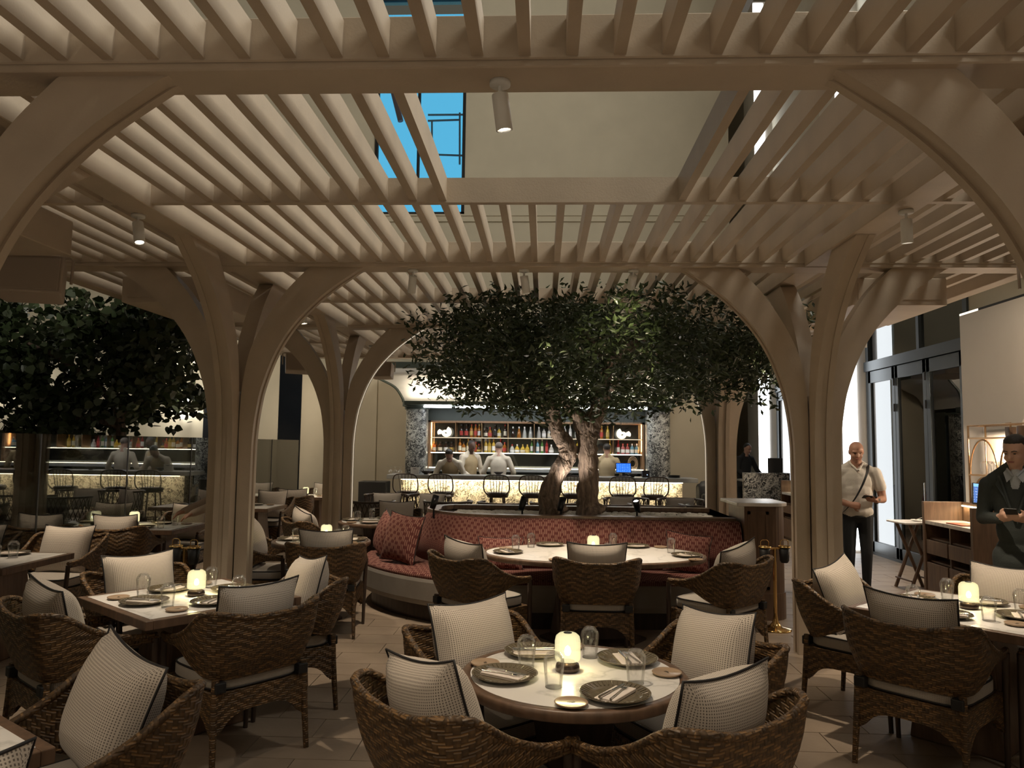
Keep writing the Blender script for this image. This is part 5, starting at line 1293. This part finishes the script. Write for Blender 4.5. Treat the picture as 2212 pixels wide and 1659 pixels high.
# ---- man in white polo
def man():
    p = atz(1856, 1290, 0); t = thing('person', 'bald man in white polo shirt and dark trousers looking down at a phone', 'person', (p.x, p.y, 0), math.radians(-12))
    B = Body(); SKN, SHT, TR, SHO = 0, 1, 2, 3
    legs(B, TR, SHO, .095, (0, .05)); torso(B, SHT, TR, 1.0, 1.10, 1.15)
    B.ell((0, -.01, .985), (.178, .128, .10), SHT)
    B.cap((0, .01, 1.50), (0, -.015, 1.60), .062, .060, SKN)
    X = rotx(16, 0); hc = (0, -.04, 1.675); head(B, hc, X, SKN, 1.02)
    # right arm (viewer left) across the belly holding the strap
    B.cap((-.205, .01, 1.43), (-.245, .0, 1.27), .072, .066, SHT); B.cap((-.24, .0, 1.30), (-.265, .0, 1.12), .050, .045, SKN); B.cap((-.265, .0, 1.12), (-.10, -.17, 1.07), .044, .033, SKN)
    hand(B, (-.09, -.18, 1.07), (.95, -.15, -.12), (0, -1, .3), SKN, 1.0, .9, 1)
    # left arm (viewer right) bent, phone in hand
    B.cap((.205, .01, 1.43), (.255, .0, 1.27), .072, .068, SHT); B.cap((.25, .0, 1.30), (.275, -.01, 1.13), .052, .046, SKN); B.cap((.275, -.01, 1.13), (.16, -.22, 1.13), .045, .033, SKN)
    hand(B, (.15, -.23, 1.13), (-.75, -.5, .1), (.2, -.2, -1), SKN, 1.0, .55, 1)
    b = B.build([SK['tan'], CL['white'], CL['jeans'], CL['shoe']], t, .0075)
    face_bits(t, hc, X, 1.02, SK['mid'])
    mb = MB()
    for e in (-1, 1): mb.grid(lambda u, v: (e*(.01+.065*u), -.075+.06*u+.02*v, 1.545-.05*(1-u)*1.0+.012*v-.02*v*v), 6, 3)
    mb.tube([(-.075, -.03, 1.545), (-.07, .05, 1.56), (0, .085, 1.565), (.07, .05, 1.56), (.075, -.03, 1.545)], .014, 6); mb.tube([(-.072, -.03, 1.545), (-.005, -.125, 1.46)], .011, 6).tube([(.072, -.03, 1.545), (.005, -.125, 1.46)], .011, 6)
    mb.obj('collar', CL['white'], t)
    mb = MB(); path = crom([(.13, .10, 1.47), (.125, .0, 1.525), (.10, -.10, 1.44), (.03, -.150, 1.28), (-.06, -.165, 1.12), (-.15, -.13, 1.0), (-.18, -.02, .95)], 5)
    for a, c in zip(path, path[1:]):
        d = (c-a).normalized(); o_ = Vector((.8, 0, .6))*.022; n_ = Vector((0, -.006, 0)); mb.add([a-o_, a+o_, c+o_, c-o_, a-o_+n_, a+o_+n_, c+o_+n_, c-o_+n_], [(0, 1, 2, 3), (7, 6, 5, 4), (0, 3, 7, 4), (1, 5, 6, 2)])
    mb.obj('bag_strap', MT['black'], t)
    MB().tube([(.178+.036*math.cos(q/14*2*PI)*.6, -.19+.036*math.cos(q/14*2*PI)*.5, 1.13+.036*math.sin(q/14*2*PI)) for q in range(14)], .010, 6, closed=True).obj('watch_strap', MT['black'], t); MB().cbox((.195, -.225, 1.135), (.028, .012, .028)).obj('watch_face', MT['white'], t)
    MB().tube([(-.165, -.03, .935), (0, -.135, .93), (.165, -.03, .935), (0, .13, .94)], .014, 6, closed=True).obj('belt', MT['black'], t)
    ph = thing('phone', 'dark mobile phone in the hand of the man in white', 'phone', (0, 0, 0)); M_ = Matrix.Translation((p.x, p.y, 0)) @ Matrix.Rotation(math.radians(-12), 4, 'Z') @ Matrix.Translation((.085, -.285, 1.165)) @ Matrix.Rotation(-.5, 4, 'X') @ Matrix.Rotation(.2, 4, 'Z')
    ph.location = M_.translation; ph.rotation_euler = M_.to_euler()
    MB().box(-.075, .075, -.037, .037, -.004, .004).obj('casing', MT['black'], ph, bevel=.003); MB().box(-.07, .07, -.034, .034, .004, .0045).obj('screen', emit('phone_screen', (.7, .75, .9), .12), ph)
man()
# ---- woman in dark suit
def woman():
    Y = 5.78; x = aty(2195, 1000, Y).x; t = thing('person', 'woman in dark suit with tied-back hair holding a phone at the right edge', 'person', (x, Y, 0), math.radians(-38))
    B = Body(); SKN, JK, TR, SHO, SH = 0, 1, 2, 3, 4; s_ = 1.03
    legs(B, TR, SHO, .085); torso(B, JK, JK, s_, .92, .95); B.ell((0, .01, .90), (.178, .128, .13), JK)
    B.cap((0, .01, 1.52), (0, -.012, 1.62), .050, .048, SKN); B.cap((0, -.060, 1.44), (0, -.040, 1.53), .045, .042, SH)
    X = rotx(14, -16); hc = (0, -.03, 1.70); head(B, hc, X, SKN, .98)
    for e in (-1, 1):
        B.cap((e*.185, .01, 1.45), (e*.225, .03, 1.20), .062, .052, JK); B.cap((e*.225, .03, 1.20), (e*.085, -.22, 1.22), .050, .038, JK)
    hand(B, (-.075, -.235, 1.225), (.55, -.7, .2), (-.6, -.4, -.7), SKN, .95, .7, -1); hand(B, (.075, -.235, 1.225), (-.55, -.7, .15), (.5, -.4, -.8), SKN, .95, .6, 1)
    B.build([SK['light'], CL['suit'], CL['suit'], CL['shoe'], CL['shirt']], t, .0075)
    face_bits(t, hc, X, .98)
    c = Vector(hc); R_ = lambda v: tuple(c+(X @ Vector(v)))
    mb = MB(); ellipsoid(mb, R_((0, .030, .040)), (.082, .092, .085), X); ellipsoid(mb, R_((0, .02, .075)), (.072, .085, .05), X); ellipsoid(mb, R_((0, .115, .0)), (.045, .045, .05), X)
    mb.obj('hair', HAIR, t)
    mb = MB()
    for e in (-1, 1): mb.add([(e*.055, -.03, 1.575), (e*.012, -.088, 1.52), (e*.05, -.108, 1.475), (e*.075, -.06, 1.545)], [(0, 1, 2, 3)]); mb.tube([(e*.058, -.0, 1.58), (e*.05, -.045, 1.57), (e*.012, -.09, 1.52)], .008, 5)
    mb.obj('shirt_collar', CL['shirt'], t)
    mb = MB()
    for e in (-1, 1): mb.add([(e*.10, -.07, 1.52), (e*.04, -.125, 1.36), (e*.005, -.14, 1.20), (e*.075, -.135, 1.38), (e*.125, -.09, 1.46)], [(0, 1, 2, 3, 4)]); mb.tube([(e*.10, -.07, 1.52), (e*.05, -.128, 1.36), (e*.005, -.145, 1.20)], .010, 5)
    mb.obj('lapels', CL['suit'], t)
    M_ = Matrix.Translation((x, Y, 0)) @ Matrix.Rotation(math.radians(-38), 4, 'Z') @ Matrix.Translation((.0, -.325, 1.27)) @ Matrix.Rotation(-.5, 4, 'X')
    ph = thing('phone', 'dark mobile phone held by the woman in the suit', 'phone', M_.translation, rot=M_.to_euler())
    MB().box(-.038, .038, -.07, .07, -.004, .004).obj('casing', MT['black'], ph, bevel=.003); MB().box(-.034, .034, -.066, .066, .004, .0045).obj('screen', MT['black'], ph)
woman()
# ---- staff
def staff(px, py_top, Y, rz, skin, top, over, lab, lean=0, arms=((-.22, -.20, 1.05), (.22, -.20, 1.05)), h=1.75, hair=HAIR, look=10, vx=.014, apron=None):
    p = aty(px, 1000, Y); t = thing('person', lab, 'person', (p.x, Y, 0), math.radians(rz)); s_ = h/1.78
    B = Body(); SKN, TP, TR, SHO, OV = 0, 1, 2, 3, 4
    legs(B, TR, SHO, .10, s_=s_)
    B.ell((0, .0, .95*s_), (.168, .125, .12), TR)
    L = Matrix.Translation((0, 0, 1.0*s_)) @ Matrix.Rotation(math.radians(lean), 4, 'X') @ Matrix.Translation((0, 0, -1.0*s_))
    P = lambda x_, y_, z_: tuple(L @ Vector((x_, y_, z_*s_)))
    B.ell(P(0, .005, 1.30), (.180, .118, .22), OV, L.to_3x3().to_4x4()); B.ell(P(0, -.005, 1.10), (.160, .124, .18), OV, L.to_3x3().to_4x4())
    B.cap(P(-.15, .01, 1.44), P(.15, .01, 1.44), .066, .066, TP); B.ell(P(0, .0, 1.20), (.168, .120, .17), OV, L.to_3x3().to_4x4()); B.cap(P(-.14, .015, 1.455), P(-.035, .015, 1.54), .050, .045, TP); B.cap(P(.14, .015, 1.455), P(.035, .015, 1.54), .050, .045, TP); B.cap(P(0, .01, 1.50), P(0, -.01, 1.62), .058, .056, SKN)
    X = L.to_3x3().to_4x4() @ rotx(look); hc = P(0, -.035, 1.665); head(B, hc, X, SKN, 1.0)
    for e, w_ in zip((-1, 1), arms):
        sh = Vector(P(e*.19, .01, 1.44)); wr = Vector(w_); mid = (sh+wr)/2; el = mid+Vector((e*.09, .10, -.06))
        B.cap(sh, el, .066, .055, TP); B.cap(el, wr, .053, .040, TP)
        d = (wr-el).normalized(); hand(B, wr, d, Vector((0, 0, 1)) if abs(d.z) < .8 else Vector((0, 1, 0)), SKN, 1.0, .4, -e)
    B.build([SK[skin], top, CL['black'], CL['shoe'], over], t, vx)
    face_bits(t, hc, X)
    c = Vector(hc); R_ = lambda v: tuple(c+(X @ Vector(v)))
    mb = MB(); ellipsoid(mb, R_((0, .026, .042)), (.080, .090, .082), X); mb.obj('hair', hair, t)
    if apron: MB().grid(lambda u, v: (-.19+.38*u, -.145+.06*abs(2*u-1)**2, .45+.55*v), 8, 4).obj('apron', apron, t)
    return t
YW = 15.55
staff(975, 0, YW-.15, 0, 'mid', CL['cream'], CL['vest'], 'bartender bending over the counter at the left of the bar', 34, ((-.22, -.42, .98), (.22, -.42, .98)), 1.74, look=22)
staff(1014, 0, YW+.1, 40, 'dark', CL['cream'], CL['vest'], 'dark-haired bartender in a tan vest turned to the right', 4, ((-.14, -.30, 1.05), (.14, -.28, 1.05)), 1.80)
staff(1077, 0, YW+.0, 180, 'light', CL['cream'], CL['cream'], 'bartender in a pale shirt with his back to the camera', 2, ((-.25, -.20, 1.0), (.25, -.20, 1.0)), 1.76, GREYHAIR)
staff(1311, 0, YW+.1, 172, 'mid', CL['vest'], CL['vest'], 'bartender in tan seen from behind, right of the trunks', 0, ((-.24, -.18, 1.0), (.24, -.18, 1.0)), 1.76)
staff(1606, 0, 17.35, 30, 'light', CL['black'], CL['black'], 'person in a black t-shirt leaning at the host desk', 8, ((-.2, -.35, 1.08), (.34, -.25, 1.08)), 1.82)
staff(520, 0, 8.05, -62, 'mid', CL['taupe'], CL['taupe'], 'waiter in a taupe shirt reaching out behind the left column', 5, ((-.22, -.52, .97), (.24, -.46, .98)), 1.70, apron=CL['black'])
# ================================================================ spotlights in the pergola
spot(-.20, 3.13, 'white cylinder spotlight on the front beam above the round table', (.135, 3.35, .75), 85, 60)
spot(-2.80, 5.0, 'white cylinder spotlight on the beam above the angled square table', (-2.2, 4.5, .7), 50, 62)
spot(2.34, 4.93, 'white cylinder spotlight on the beam above the right-hand table', (2.5, 5.2, .7), 50, 66)
spot(-1.176, 6.62, 'white cylinder spotlight on the second beam above the banquette end', (-1.6, 8.0, .6), 60, 60)
spot(-.187, 6.62, 'white cylinder spotlight on the second beam left of the tree crown', (.2, 6.9, .75), 60, 62)
spot(.775, 6.62, 'white cylinder spotlight on the second beam against the tree crown', (.7, 8.2, 2.4), 26, 70)
spot(-2.74, 8.4, 'white cylinder spotlight on the beam between the left columns', (-2.3, 8.2, .7), 40, 60)
spot(-4.62, 6.6, 'white cylinder spotlight at the outer beam above the left edge table', (-4.42, 7.35, 0), 60, 48)
spot(-4.62, 9.9, 'white cylinder spotlight at the outer beam above the glass screen table', (-4.4, 9.2, .7), 45, 65)
spot(2.32, 8.4, 'white cylinder spotlight on the beam between the right columns', (3.6, 9.2, .8), 55, 75)
spot(-.2, 10.1, 'white cylinder spotlight on the third beam behind the tree', (.2, 11.3, .5), 60, 70)
spot(.1, -.37, 'added white cylinder spotlight, out of view, on the beam behind the camera', (0, 1.2, 0), 30, 70)  # unseen spot added to light the foreground
spot(-2.7, 1.3, 'added white cylinder spotlight, out of view, on the beam left of the camera', (-1.9, 2.2, .7), 45, 70)  # added out of view to brighten the near left table
spot(-3.6, 13.59, 'added white cylinder spotlight on the far beam lighting the wall left of the bar', (-4.1, 17, 1.6), 70, 75)  # spot added to brighten the wall beside the bar
spot(3.2, 13.59, 'added white cylinder spotlight on the far beam lighting the wall right of the bar', (3.3, 17, 2.0), 60, 75)  # added wall wash on the right of the bar
spot(-4.6, 13.59, 'added white cylinder spotlight at the far left corner of the pergola', (-7.2, 17, 2.2), 90, 80)  # added to lighten the far left of the back wall
spot(2.32, 1.3, 'added white cylinder spotlight, out of view, on the beam right of the camera', (2.4, 2.4, 0), 60, 70)  # extra unseen spot on the right, added for brightness
spot(4.2, 6.61, 'added white cylinder spotlight at the right end of the second beam', (5.4, 8.4, 2.2), 75, 80)  # extra spot added to brighten the right wall
spot(4.2, 10.1, 'white cylinder spotlight at the right end of the third beam', (4.4, 10.6, 0), 60, 75)
for X, lab in ((XL, 'added brass sconce, out of view, on the column behind the camera to the left'), (XRT, 'added brass sconce, out of view, on the column behind the camera to the right')):  # unseen sconces added to brighten the near arches
    t = thing('added_sconce', lab, 'sconce', (X, -.37+.2, 2.15), group='added sconces on the columns behind the camera')
    MB().box(-.03, .03, 0, .02, -.08, .08).obj('back_plate', MT['brass'], t); MB().lathe([(.03, -.06), (.05, -.05), (.05, .06), (.03, .07)], 14, c=(0, .08, 0)).obj('shade', pbr('added_sconce_glow', (.9, .85, .7), .5, emis=(1, .88, .68), es=3), t)
    light('added_sconce_light', 'POINT', (0, .2, 0), 11, (1, .88, .72), .06, parent=t)
spot(-2.74, 11.85, 'white cylinder spotlight on the beam beyond the second left column', (-4.15, 12.6, .5), 60, 60)
